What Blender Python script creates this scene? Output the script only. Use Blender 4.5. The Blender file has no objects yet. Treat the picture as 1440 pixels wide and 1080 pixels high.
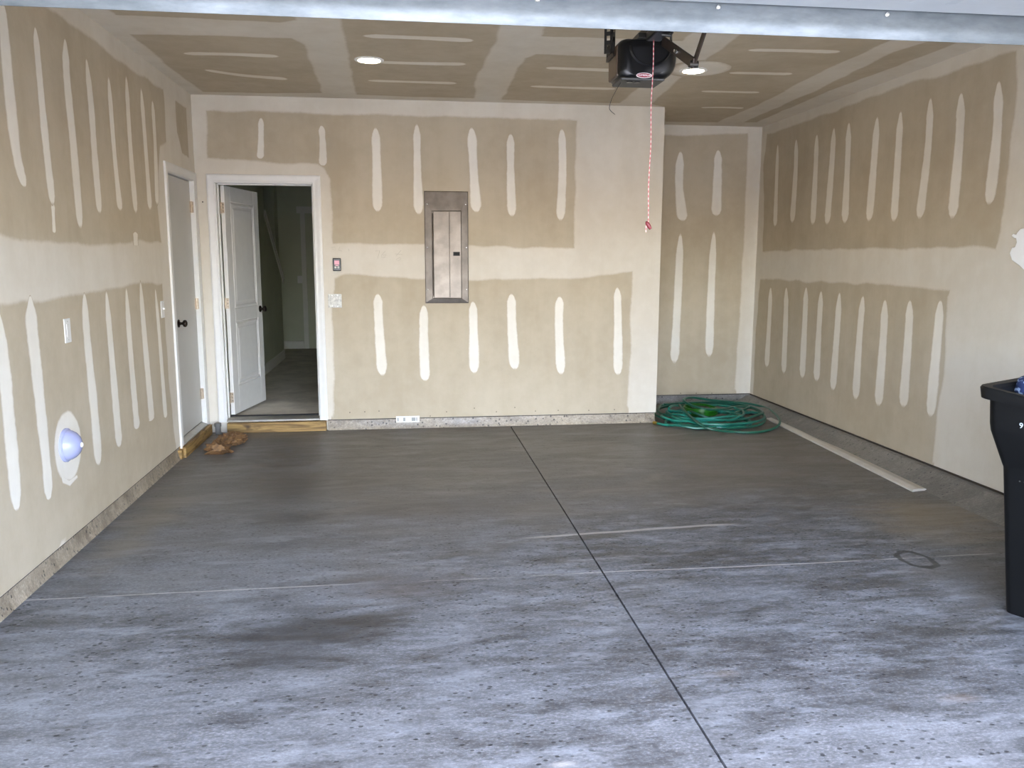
import bpy, bmesh, math, random
import numpy as np
from mathutils import Vector, Matrix
from mathutils.geometry import tessellate_polygon

random.seed(7)
S = bpy.context.scene
COL = S.collection

# ------------------------------------------------------------------ camera
F_PX, CAM_H = 1154.5, 1.52
PITCH, YAW, ROLL = math.radians(8.731), math.radians(7.400), math.radians(0.137)
cp, sp, cy, sy = math.cos(PITCH), math.sin(PITCH), math.cos(YAW), math.sin(YAW)
FW = Vector((sy*cp, cy*cp, -sp)); RT0 = Vector((cy, -sy, 0)); UP0 = RT0.cross(FW)
RT = RT0*math.cos(ROLL) + UP0*math.sin(ROLL)
UP = -RT0*math.sin(ROLL) + UP0*math.cos(ROLL)
EYE = Vector((0, 0, CAM_H))
cam = bpy.data.cameras.new('camera'); cam.sensor_width = 36; cam.lens = 36*F_PX/1440
cam.clip_start = 0.02; cam.clip_end = 300
camo = bpy.data.objects.new('camera', cam); COL.objects.link(camo)
camo.matrix_world = Matrix(((RT.x, UP.x, -FW.x, EYE.x), (RT.y, UP.y, -FW.y, EYE.y),
                            (RT.z, UP.z, -FW.z, EYE.z), (0, 0, 0, 1)))
S.camera = camo

# ------------------------------------------------------------------ world, sun, exposure
W = bpy.data.worlds.new('sky'); S.world = W; W.use_nodes = True
wn = W.node_tree.nodes; wl = W.node_tree.links; wn.clear()
sky = wn.new('ShaderNodeTexSky'); sky.sky_type = 'NISHITA'; sky.sun_disc = False
sky.sun_elevation = math.radians(60); sky.sun_rotation = math.radians(180)
sky.air_density = 0.65; sky.dust_density = 2.0; sky.ozone_density = 1.0
bg = wn.new('ShaderNodeBackground'); bg.inputs['Strength'].default_value = 0.62
wo = wn.new('ShaderNodeOutputWorld')
wl.new(sky.outputs[0], bg.inputs[0]); wl.new(bg.outputs[0], wo.inputs[0])
sl = bpy.data.lights.new('sun', 'SUN'); sl.energy = 0.4; sl.angle = math.radians(0.6); sl.color = (1, 0.93, 0.82)
so = bpy.data.objects.new('sun', sl); COL.objects.link(so)
so.rotation_euler = Vector((0.15, 0.48, -0.86)).to_track_quat('-Z', 'Y').to_euler()
S.view_settings.view_transform = 'Standard'; S.view_settings.look = 'None'
S.view_settings.exposure = 3.0; S.view_settings.gamma = 1.0
S.view_settings.use_curve_mapping = False
try:
    S.cycles.use_denoising = True; S.cycles.denoiser = 'OPENIMAGEDENOISE'
    S.cycles.max_bounces = 10; S.cycles.diffuse_bounces = 7; S.cycles.transparent_max_bounces = 12
    S.cycles.sample_clamp_indirect = 6
except Exception:
    pass

# ------------------------------------------------------------------ measured planes (metres)
XL, XR, YB, ZC, XJ, XC, YR = -1.722, 3.639, 7.318, 2.844, 0.936, 2.309, 8.265
WB = 0.095            # lower edge of the drywall
YF = 0.25             # inner face of the front wall
HALL_Z = 0.115

def on(q, ax, v):
    r = FW + RT*((q[0]-720)/F_PX) + UP*((540-q[1])/F_PX)
    return EYE + r*((v-EYE[ax])/r[ax])
def onX(q, v): return on(q, 0, v)
def onY(q, v): return on(q, 1, v)
def onZ(q, v): return on(q, 2, v)
PLANES = {   # axis, value, u-axis, v-axis, outward sign of the visible side
    'L': (0, XL, 1, 2, 1), 'R': (0, XR, 1, 2, -1), 'B': (1, YB, 0, 2, -1),
    'C': (1, YR, 0, 2, -1), 'Z': (2, ZC, 0, 1, -1)}

# ------------------------------------------------------------------ materials
def lin(c):
    if isinstance(c, str):
        c = [int(c[i:i+2], 16)/255 for i in (0, 2, 4)]
        c = [x/12.92 if x <= 0.04045 else ((x+0.055)/1.055)**2.4 for x in c]
    return (c[0], c[1], c[2], 1)
class N:
    def __init__(s, name):
        s.m = bpy.data.materials.new(name); s.m.use_nodes = True
        s.t = s.m.node_tree; s.n = s.t.nodes; s.n.clear()
        s.out = s.n.new('ShaderNodeOutputMaterial'); s.b = s.n.new('ShaderNodeBsdfPrincipled')
        s.t.links.new(s.b.outputs[0], s.out.inputs[0])
        s.co = s.n.new('ShaderNodeTexCoord').outputs['Object']
    def link(s, a, b): s.t.links.new(a, b)
    def set(s, sock, v):
        if hasattr(v, 'is_output'): s.link(v, sock)
        else: sock.default_value = v
    def map(s, scale=(1, 1, 1), loc=(0, 0, 0), rot=(0, 0, 0), src=None):
        k = s.n.new('ShaderNodeMapping'); s.link(src or s.co, k.inputs[0])
        k.inputs['Scale'].default_value = scale; k.inputs['Location'].default_value = loc; k.inputs['Rotation'].default_value = rot
        return k.outputs[0]
    def noise(s, scale=5, detail=4, rough=0.55, vec=None, dist=0):
        k = s.n.new('ShaderNodeTexNoise'); s.link(vec or s.co, k.inputs['Vector'])
        k.inputs['Scale'].default_value = scale; k.inputs['Detail'].default_value = detail
        k.inputs['Roughness'].default_value = rough; k.inputs['Distortion'].default_value = dist
        return k.outputs[0]
    def voro(s, scale, vec=None):
        k = s.n.new('ShaderNodeTexVoronoi'); s.link(vec or s.co, k.inputs['Vector']); k.inputs['Scale'].default_value = scale
        return k.outputs['Distance']
    def rng(s, v, a, b, c=0, d=1, smooth=True):
        k = s.n.new('ShaderNodeMapRange'); s.set(k.inputs[0], v)
        if smooth: k.interpolation_type = 'SMOOTHSTEP'
        for i, x in zip((1, 2, 3, 4), (a, b, c, d)): k.inputs[i].default_value = x
        return k.outputs[0]
    def math(s, op, a, b=0, c=0):
        k = s.n.new('ShaderNodeMath'); k.operation = op
        for i, x in enumerate((a, b, c)): s.set(k.inputs[i], x)
        return k.outputs[0]
    def mix(s, f, a, b, mode='MIX'):
        k = s.n.new('ShaderNodeMix'); k.data_type = 'RGBA'; k.blend_type = mode
        s.set(k.inputs[0], f); s.set(k.inputs[6], a); s.set(k.inputs[7], b)
        return k.outputs[2]
    def xyz(s, src=None):
        k = s.n.new('ShaderNodeSeparateXYZ'); s.link(src or s.co, k.inputs[0]); return k.outputs
    def bump(s, h, strength=0.3, dist=0.002):
        k = s.n.new('ShaderNodeBump'); s.set(k.inputs['Height'], h)
        k.inputs['Strength'].default_value = strength; k.inputs['Distance'].default_value = dist
        s.link(k.outputs[0], s.b.inputs['Normal'])
    def base(s, c, rough=0.6, metal=0, spec=0.5):
        s.set(s.b.inputs['Base Color'], c); s.set(s.b.inputs['Roughness'], rough)
        s.set(s.b.inputs['Metallic'], metal); s.b.inputs['Specular IOR Level'].default_value = spec
        return s

def simple(name, col, rough=0.5, metal=0, var=0.12, scale=14, bump=0.0, spec=0.5, bscale=120):
    n = N(name); c = lin(col); d = tuple(x*(1-var) for x in c[:3])+(1,)
    nz = n.noise(scale, 5)
    n.base(n.mix(n.rng(nz, 0.3, 0.7), c, d), rough, metal, spec)
    if bump: n.bump(n.noise(bscale, 3), bump)
    return n.m

COMP, PAPER, PLAST = ((0.655, 0.605, 0.510), (0.590, 0.532, 0.430)), ((0.490, 0.421, 0.310), (0.420, 0.350, 0.246)), ((0.92, 0.92, 0.90), (0.86, 0.86, 0.83))
def drywall(name, top, under=None, rough=0.85):
    n = N(name)
    big = n.noise(1.3, 5, 0.6); fine = n.noise(9, 6, 0.65); st = n.noise(6, 4, 0.6, n.map((1, 1, 0.12)))
    f = n.math('ADD', n.math('MULTIPLY', big, 0.5), n.math('ADD', n.math('MULTIPLY', fine, 0.25), n.math('MULTIPLY', st, 0.25)))
    f = n.rng(f, 0.36, 0.64)
    c = n.mix(f, lin(top[0]), lin(top[1]))
    if under:      # feathered edge: the coat thins out over what lies under it
        at = n.n.new('ShaderNodeAttribute'); at.attribute_name = 'mask'
        e = n.math('ADD', at.outputs['Fac'], n.math('MULTIPLY', n.math('SUBTRACT', n.noise(34, 5, 0.7), 0.5), 0.55))
        c = n.mix(n.rng(e, 0.12, 0.88), n.mix(f, lin(under[0]), lin(under[1])), c)
    n.base(c, rough, 0, 0.25)
    n.bump(n.noise(55, 5), 0.10, 0.002)
    return n.m

M = {}
M['compound'] = drywall('joint_compound', COMP)
M['compound_m'] = drywall('joint_compound_over_paper', ((0.76, 0.715, 0.62), (0.68, 0.63, 0.53)), PAPER)
M['paper'] = drywall('drywall_paper', PAPER, COMP)
M['plaster'] = drywall('fresh_plaster', PLAST, COMP, 0.45)
M['white'] = simple('white_trim_paint', (0.70, 0.68, 0.63), 0.42, 0, 0.04)
M['doorgrey'] = simple('primed_door', (0.50, 0.48, 0.43), 0.42, 0, 0.05, 3)
M['plate'] = simple('white_plastic', (0.72, 0.70, 0.65), 0.35, 0, 0.04)
M['grime'] = simple('dusty_plate', 'd9d6cc', 0.5, 0, 0.35, 60)
M['black'] = simple('black_plastic', '070708', 0.30, 0, 0.2)
M['blackm'] = simple('black_rubber', '101010', 0.7, 0, 0.2)
M['brown'] = simple('tinted_side_panel', '4a3a2c', 0.45, 0, 0.2)
M['greyp'] = simple('grey_plastic', '343431', 0.5, 0, 0.2)
M['pink'] = simple('pink_screen', 'e79aa8', 0.3, 0, 0.08)
M['steel'] = simple('brushed_steel', (0.150, 0.128, 0.106), 0.38, 0.92, 0.35, 7)
M['nickel'] = simple('satin_nickel', 'b8a893', 0.33, 0.9, 0.25, 60)
M['dknob'] = simple('dark_bronze', '3a322c', 0.25, 0.9, 0.2)
M['alu'] = simple('aluminium_sill', 'a9a59b', 0.42, 0.7, 0.15, 20)
M['darkmetal'] = simple('dark_steel', '35332f', 0.45, 0.6, 0.2)
M['brownsteel'] = simple('brown_arm_steel', '3d332b', 0.5, 0.5, 0.2)
M['bolt'] = simple('zinc_bolt', 'd8d8d4', 0.25, 0.9, 0.1)
M['pvc'] = simple('grey_pipe', '6a6862', 0.5, 0, 0.2)
M['lav'] = simple('lavender_plastic', (0.33, 0.345, 0.52), 0.22, 0, 0.05)
M['cord'] = None
M['red'] = simple('red_plastic', (0.16, 0.010, 0.016), 0.4, 0, 0.2)
M['logored'] = simple('logo_red', '7a1a28', 0.4, 0, 0.1)
M['logowhite'] = simple('logo_white', 'ece4e4', 0.4, 0, 0.05)
M['wire'] = simple('black_wire', '1b1712', 0.5, 0, 0.1)
M['hose'] = simple('teal_green_hose', '1f7a68', 0.30, 0, 0.45, 6)
M['hose2'] = simple('dark_green_hose', '1f5c49', 0.33, 0, 0.3, 9)
M['cable'] = simple('bright_green_line', '1c6410', 0.3, 0, 0.3, 20)
M['brass'] = simple('brass_fitting', 'b59a4a', 0.3, 0.9, 0.2)
M['navy'] = None
M['num'] = simple('white_number', (0.42, 0.46, 0.48), 0.5, 0, 0.05)
M['doorpaint'] = simple('garage_door_paint', (0.36, 0.39, 0.41), 0.4, 0, 0.04)
M['screw'] = simple('drywall_screw', '2c2824', 0.6, 0.3, 0.2)
M['pencil'] = simple('pencil_line', 'b3ab98', 0.9, 0, 0.2)
M['sage'] = simple('sage_wall_paint', 'c3c6aa', 0.85, 0, 0.06, 3)
M['hallwhite'] = simple('hall_white_paint', 'dcdacd', 0.6, 0, 0.04)
M['ring'] = simple('lamp_trim_ring', 'f2f0ea', 0.5, 0, 0.03)
M['barcode'] = simple('barcode_print', '9a9a94', 0.7, 0, 0.1)
M['grass'] = simple('bare_lot', '8a7f6e', 0.9, 0, 0.3, 30)
M['boardw'] = simple('white_trim_board', (0.55, 0.52, 0.45), 0.55, 0, 0.1, 10)
M['bin'] = simple('black_bin_plastic', (0.0016, 0.0018, 0.0019), 0.5, 0, 0.25, 30, 0.15, 0.3, 300)

def galvanized():
    n = N('galvanized_steel')
    a = n.noise(9, 6, 0.7, n.map((0.25, 1, 1))); s = n.noise(40, 4, 0.6, n.map((0.4, 1, 1)))
    f = n.math('ADD', n.math('MULTIPLY', a, 0.7), n.math('MULTIPLY', s, 0.35))
    n.base(n.mix(n.rng(f, 0.3, 0.75), lin((0.175, 0.195, 0.205)), lin((0.105, 0.122, 0.132))), n.rng(a, 0.3, 0.7, 0.34, 0.46), 0.92)
    return n.m
M['galv'] = galvanized()

def lamp_mat():
    n = N('lamp_diffuser'); n.base(lin('fff4e0'), 0.5)
    n.b.inputs['Emission Color'].default_value = lin('ffe2b8'); n.b.inputs['Emission Strength'].default_value = 14
    return n.m
M['lamp'] = lamp_mat()

def cord_mat():
    n = N('red_white_cord'); z = n.xyz()[2]
    w = n.math('FRACT', n.math('MULTIPLY', z, 55))
    n.base(n.mix(n.rng(w, 0.45, 0.55), lin('b0525a'), lin('d8b4ac')), 0.7); return n.m
M['cord'] = cord_mat()

def navy_mat():
    n = N('navy_patterned_cloth'); v = n.noise(38, 2, 0.5)
    n.base(n.mix(n.rng(v, 0.53, 0.58), lin('16264d'), lin('8d9db3')), 0.8); return n.m
M['navy'] = navy_mat()

def wood_mat(name, axis):
    n = N(name)
    sc = (1.2, 14, 14) if axis == 0 else (14, 1.2, 14)
    v = n.map(sc); g = n.noise(2.2, 6, 0.6, v, 0.8); k = n.noise(1.1, 2, 0.5, n.map((5, 5, 9)))
    c = n.mix(n.rng(g, 0.35, 0.68), lin((0.35, 0.215, 0.065)), lin((0.135, 0.072, 0.018)))
    c = n.mix(n.rng(k, 0.64, 0.74), c, lin('3d2811'))
    n.base(c, 0.65); n.bump(g, 0.25); return n.m
M['wood_x'] = wood_mat('treated_lumber_x', 0); M['wood_y'] = wood_mat('treated_lumber_y', 1)

def bag_mat():
    n = N('brown_kraft_paper'); g = n.noise(26, 5, 0.6)
    n.base(n.mix(n.rng(g, 0.35, 0.65), lin((0.25, 0.135, 0.05)), lin((0.105, 0.052, 0.020))), 0.75); n.bump(g, 0.4, 0.004); return n.m
M['bag'] = bag_mat()

def carpet():
    n = N('grey_carpet'); a = n.noise(3, 5, 0.7); b = n.noise(160, 2)
    n.base(n.mix(n.rng(a, 0.3, 0.7), lin('d4ccbc'), lin('b5ad9f')), 0.95, 0, 0.1); n.bump(b, 0.5, 0.004); return n.m
M['carpet'] = carpet()

def concrete(name, light, dark, floor=False):
    n = N(name); X, Y, Z = n.xyz()
    wv = n.noise(0.9, 3, 0.5)
    sweep = n.noise(2.6, 7, 0.66, n.map((0.55, 1.9, 1), rot=(0, 0, 0.12)), 0.9)
    big = n.noise(0.55, 4, 0.55, n.map((0.7, 1.3, 1), loc=(3.1, 0.7, 0)))
    fine = n.noise(26, 6, 0.7, n.map((0.6, 1.5, 1)))
    midn = n.noise(6.5, 7, 0.72, n.map((0.5, 1.7, 1), loc=(1.7, 5.2, 0), rot=(0, 0, -0.08)), 0.6)
    f = n.math('ADD', n.math('MULTIPLY', sweep, 0.30), n.math('ADD', n.math('MULTIPLY', big, 0.26), n.math('ADD', n.math('MULTIPLY', midn, 0.26), n.math('MULTIPLY', fine, 0.18))))
    c = n.mix(n.rng(f, 0.395, 0.605), lin(dark), lin(light))
    gr = n.noise(95, 4, 0.75, n.map((0.7, 1.3, 1)))
    c = n.mix(n.rng(gr, 0.40, 0.62, 0.0, 0.42), c, lin(dark)); c = n.mix(n.rng(gr, 0.36, 0.46, 0.12, 0.0), c, lin('c8c8c6'))
    h = n.math('ADD', n.math('MULTIPLY', fine, 0.5), n.math('MULTIPLY', gr, 0.4))
    # small air holes
    pv = n.voro(24, n.map((1, 1.5, 1))); pg = n.noise(2.2, 3, 0.6, n.map((1, 1, 1), loc=(9, 4, 0)))
    pit = n.math('MULTIPLY', n.rng(pv, 0.15, 0.24, 1, 0), n.rng(pg, 0.40, 0.50))
    c = n.mix(n.math('MULTIPLY', pit, 0.75), c, lin('1d1e1f'))
    h = n.math('SUBTRACT', h, n.math('MULTIPLY', pit, 1.6))
    rough = n.rng(sweep, 0.3, 0.7, 0.36, 0.60)
    if floor:
        # pale efflorescence
        ef = n.noise(5.5, 8, 0.78, n.map((0.6, 1.7, 1), loc=(2, 8, 0)))
        c = n.mix(n.math('MULTIPLY', n.rng(ef, 0.47, 0.68), 0.5), c, lin((0.29, 0.315, 0.345)))
        def blob(x, y, rx, ry, col, k, soft=0.9, wob=0.5):
            nonlocal c
            v = n.map((1/rx, 1/ry, 0), loc=(-x/rx, -y/ry, 0))
            ln = n.n.new('ShaderNodeVectorMath'); ln.operation = 'LENGTH'; n.link(v, ln.inputs[0])
            d = n.math('ADD', ln.outputs['Value'], n.math('MULTIPLY', n.math('SUBTRACT', sweep, 0.5), wob*3))
            c = n.mix(n.math('MULTIPLY', n.rng(d, 1-soft, 1.0, 1, 0), k), c, lin(col))
        blob(-0.42, 3.25, 0.62, 0.34, '2c2a28', 0.8)
        blob(-0.05, 3.7, 0.5, 0.25, '443c38', 0.5)
        blob(-0.7, 5.6, 1.0, 0.6, '3c3a36', 0.6)
        blob(0.1, 4.9, 1.2, 0.35, '423d38', 0.5)
        blob(3.1, 4.35, 0.55, 0.7, '8a7a60', 0.6)
        blob(3.0, 3.4, 0.7, 0.5, '55504a', 0.55)
        blob(1.9, 5.2, 1.3, 0.5, '5a554e', 0.45)
        blob(-1.5, 4.9, 0.22, 1.1, '837b6b', 0.55)
        blob(2.55, 2.7, 0.16, 0.05, '8b7a6a', 0.22)
        blob(1.9, 2.45, 0.10, 0.04, '8b7a6a', 0.22)
        blob(1.15, 2.72, 0.10, 0.035, '8b7a6a', 0.2)
        blob(0.45, 2.25, 0.06, 0.02, 'c9c6c0', 0.35)
        # slab tinted darker and warmer with depth, standing in for wall bounce light
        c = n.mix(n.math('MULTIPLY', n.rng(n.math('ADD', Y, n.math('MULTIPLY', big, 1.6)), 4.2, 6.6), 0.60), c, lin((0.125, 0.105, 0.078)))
        # hairline across the slab
        yy = n.math('ADD', Y, n.math('MULTIPLY', n.noise(0.8, 2), 0.05))
        hl = n.rng(n.math('ABSOLUTE', n.math('SUBTRACT', yy, 3.765)), 0.002, 0.007, 1, 0)
        hl = n.math('MULTIPLY', hl, n.rng(n.noise(1.7, 3, 0.6, n.map((1, 1, 1), loc=(5, 0, 0))), 0.40, 0.52))
        c = n.mix(n.math('MULTIPLY', hl, 0.45), c, lin('cfcbc3'))
        y2 = n.math('ADD', Y, n.math('ADD', n.math('MULTIPLY', n.noise(1.1, 2), 0.10), n.math('MULTIPLY', X, -0.085)))
        h2 = n.rng(n.math('ABSOLUTE', n.math('SUBTRACT', y2, 4.27)), 0.006, 0.022, 1, 0)
        h2 = n.math('MULTIPLY', n.math('MULTIPLY', h2, n.rng(X, 0.55, 0.75)), n.rng(X, 1.75, 1.95, 1, 0))
        c = n.mix(n.math('MULTIPLY', h2, 0.45), c, lin('c0bcb4'))
        # water ring
        v = n.map((1, 0.66, 0), loc=(-2.57, -3.725*0.66, 0)); ln = n.n.new('ShaderNodeVectorMath'); ln.operation = 'LENGTH'; n.link(v, ln.inputs[0])
        dr = n.math('ADD', ln.outputs['Value'], n.math('MULTIPLY', n.math('SUBTRACT', n.noise(9, 2), 0.5), 0.05))
        wr = n.rng(n.math('ABSOLUTE', n.math('SUBTRACT', dr, 0.075)), 0.008, 0.017, 1, 0)
        c = n.mix(n.math('MULTIPLY', wr, 0.85), c, lin('2a2b2b'))
    n.base(c, rough, 0, 0.5); n.bump(h, 0.35, 0.003)
    return n.m
M['floor'] = concrete('concrete_slab', (0.208, 0.220, 0.236), (0.041, 0.042, 0.043), True)
M['curb'] = concrete('concrete_curb', 'b0a28c', '675b4a')
M['curb_r'] = concrete('dark_concrete_curb', '8b877f', '5d5a55')
M['drive'] = concrete('driveway_concrete', 'b9b6ae', 'a09d96')

# ------------------------------------------------------------------ mesh helpers
ORIG = {}
class MB:
    def __init__(s): s.v = []; s.f = []; s.m = None
    def add(s, vs, fs):
        k = len(s.v); s.v += [Vector(v) for v in vs]; s.f += [tuple(i+k for i in f) for f in fs]; return s
    def box(s, x0, x1, y0, y1, z0, z1):
        return s.add([(x0, y0, z0), (x1, y0, z0), (x1, y1, z0), (x0, y1, z0), (x0, y0, z1), (x1, y0, z1), (x1, y1, z1), (x0, y1, z1)],
                     [(0, 3, 2, 1), (4, 5, 6, 7), (0, 1, 5, 4), (1, 2, 6, 5), (2, 3, 7, 6), (3, 0, 4, 7)])
    def loft(s, rings, cap=True, closed=True):
        n = len(rings[0]); vs = [p for r in rings for p in r]; fs = []
        for i in range(len(rings)-1):
            for j in range(n if closed else n-1):
                k = (j+1) % n
                fs.append((i*n+j, i*n+k, (i+1)*n+k, (i+1)*n+j))
        if cap:
            fs.append(tuple(range(n-1, -1, -1))); fs.append(tuple((len(rings)-1)*n+j for j in range(n)))
        return s.add(vs, fs)
    def prism(s, prof, axis, a, b):       # profile in the two other axes, extruded along axis
        o = [i for i in range(3) if i != axis]
        def P(p, t):
            q = [0, 0, 0]; q[o[0]] = p[0]; q[o[1]] = p[1]; q[axis] = t; return q
        return s.loft([[P(p, a) for p in prof], [P(p, b) for p in prof]])
    def tube(s, path, r, seg=8, cap=True):
        path = [Vector(p) for p in path]; rings = []; up = Vector((0, 0, 1)); prev = None
        for i, p in enumerate(path):
            t = (path[min(i+1, len(path)-1)] - path[max(i-1, 0)]).normalized()
            if prev is None:
                prev = t.orthogonal().normalized()
            a = (prev - t*prev.dot(t)).normalized(); b = t.cross(a); prev = a
            rr = r[i] if isinstance(r, (list, tuple)) else r
            rings.append([p + (a*math.cos(2*math.pi*k/seg) + b*math.sin(2*math.pi*k/seg))*rr for k in range(seg)])
        return s.loft(rings, cap)
    def lathe(s, prof, c, axis=(0, 0, 1), seg=24, cap=True):   # prof: (radius, height) along axis
        ax = Vector(axis).normalized(); a = ax.orthogonal().normalized(); b = ax.cross(a); c = Vector(c)
        return s.loft([[c + ax*h + (a*math.cos(2*math.pi*k/seg)+b*math.sin(2*math.pi*k/seg))*max(r, 1e-4) for k in range(seg)] for r, h in prof], cap)
    def xf(s, mat): s.v = [mat @ v for v in s.v]; return s
    def build(s, name, mat, parent=None, smooth=False, bevel=0, seg=2, mask=None):
        o = Vector(ORIG.get(parent, (0, 0, 0))) if parent else Vector((0, 0, 0))
        me = bpy.data.meshes.new(name); me.from_pydata([tuple(v-o) for v in s.v], [], s.f)
        bm = bmesh.new(); bm.from_mesh(me)
        if mask is None: bmesh.ops.recalc_face_normals(bm, faces=bm.faces)
        if bevel:
            es = [e for e in bm.edges if len(e.link_faces) == 2 and e.calc_face_angle(0) > 0.5]
            bmesh.ops.bevel(bm, geom=es, offset=bevel, segments=seg, affect='EDGES', profile=0.5, clamp_overlap=True)
        bm.to_mesh(me); bm.free()
        if mask is not None:
            at = me.attributes.new('mask', 'FLOAT', 'POINT'); at.data.foreach_set('value', mask)
        if smooth:
            for p in me.polygons: p.use_smooth = True
            try: me.set_sharp_from_angle(angle=math.radians(38))
            except Exception: pass
        me.materials.append(M[mat] if isinstance(mat, str) else mat)
        ob = bpy.data.objects.new(name, me); COL.objects.link(ob)
        if parent: ob.parent = parent
        ORIG[ob] = tuple(o)
        return ob
def thing(name, loc, label, cat, group=None):
    o = bpy.data.objects.new(name, None); COL.objects.link(o); o.location = loc; o.empty_display_size = 0.1
    ORIG[o] = tuple(loc); return tag(o, label, cat, group)
def tag(o, label=None, cat=None, group=None, kind=None):
    if label: o['label'] = label
    if cat: o['category'] = cat
    if group: o['group'] = group
    if kind: o['kind'] = kind
    return o
def struct(o, label=None):
    o['kind'] = 'structure'
    if label: o['label'] = label
    return o
def sempty(name, loc, label):
    o = bpy.data.objects.new(name, None); COL.objects.link(o); o.location = loc; ORIG[o] = tuple(loc)
    return struct(o, label)
def smooth_path(pts, n=8, closed=False):
    pts = [Vector(p) for p in pts]; out = []; L = len(pts)
    for i in range(L if closed else L-1):
        p0 = pts[(i-1) % L] if closed or i > 0 else pts[0]*2-pts[1]
        p1 = pts[i]; p2 = pts[(i+1) % L]
        p3 = pts[(i+2) % L] if closed or i+2 < L else pts[-1]*2-pts[-2]
        for k in range(n):
            t = k/n
            out.append(0.5*((2*p1)+(p2-p0)*t+(2*p0-5*p1+4*p2-p3)*t*t+(3*p1-p0-3*p2+p3)*t**3))
    if not closed: out.append(pts[-1])
    return out
def text_mesh(body, size, depth=0.0006):
    cu = bpy.data.curves.new('txt', 'FONT'); cu.body = body; cu.size = size; cu.extrude = depth
    cu.align_x = 'CENTER'; cu.align_y = 'CENTER'
    ob = bpy.data.objects.new('txt', cu); COL.objects.link(ob)
    dg = bpy.context.evaluated_depsgraph_get(); ev = ob.evaluated_get(dg)
    me = ev.to_mesh(); mb = MB(); mb.add([v.co.copy() for v in me.vertices], [tuple(p.vertices) for p in me.polygons])
    ev.to_mesh_clear(); bpy.data.objects.remove(ob); bpy.data.curves.remove(cu)
    return mb

# ------------------------------------------------------------------ patches and stripes on the drywall
def plane_pt(pl, u, v, off):
    ax, val, ua, va, sg = PLANES[pl]; q = [0, 0, 0]; q[ax] = val+sg*off; q[ua] = u; q[va] = v; return q
def px_uv(pl, q):
    ax, val, ua, va, sg = PLANES[pl]; p = on(q, ax, val); return (p[ua], p[va])
LIM = {'L': (0.3, YB-0.004, WB+0.001, ZC-0.004), 'R': (0.3, YR-0.004, WB+0.001, ZC-0.004),
       'B': (XL+0.004, XC-0.004, WB+0.001, ZC-0.004), 'C': (XC+0.004, XR-0.004, WB+0.001, ZC-0.004), 'Z': (XL+0.004, XR-0.004, 0.3, YR-0.004)}
def clampuv(pl, u, v):
    a, b, c, d = LIM[pl]; return (min(max(u, a), b), min(max(v, c), d))
def patch(pl, pts, parent, name, mat, off, feather=0.018, jit=0.012, px=True):
    uv = [px_uv(pl, q) if px else q for q in pts]
    res = []
    for i, a in enumerate(uv):
        b = uv[(i+1) % len(uv)]; d = math.dist(a, b); n = max(1, int(d/0.07))
        for k in range(n): res.append((a[0]+(b[0]-a[0])*k/n, a[1]+(b[1]-a[1])*k/n))
    area = sum(a[0]*b[1]-b[0]*a[1] for a, b in zip(res, res[1:]+res[:1]))
    if area < 0: res.reverse()
    n = len(res); nrm = []
    for i in range(n):
        a, b = res[i-1], res[(i+1) % n]; d = (b[0]-a[0], b[1]-a[1]); l = math.hypot(*d) or 1
        nrm.append((d[1]/l, -d[0]/l))
    js = [random.uniform(-1, 1) for _ in range(n)]; js = [(js[i-1]+js[i]*2+js[(i+1) % n])/3*jit for i in range(n)]
    outer = [clampuv(pl, p[0]+q[0]*(feather+j), p[1]+q[1]*(feather+j)) for p, q, j in zip(res, nrm, js)]
    inner = [clampuv(pl, p[0]+q[0]*(j-feather), p[1]+q[1]*(j-feather)) for p, q, j in zip(res, nrm, js)]
    mb = MB(); mb.v = [Vector(plane_pt(pl, *p, off*0.4)) for p in outer] + [Vector(plane_pt(pl, *p, off)) for p in inner]
    mb.f = [(i, (i+1) % n, n+(i+1) % n, n+i) for i in range(n)]
    tri = tessellate_polygon([[Vector((p[0], p[1], 0)) for p in inner]])
    mb.f += [tuple(n+i for i in t) for t in tri]
    lo = LIM[pl][2] if pl != 'Z' else -9
    return mb.build(name, mat, parent, mask=[1.0 if p[1] <= lo+0.0005 else 0.0 for p in outer]+[1.0]*n)
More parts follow.
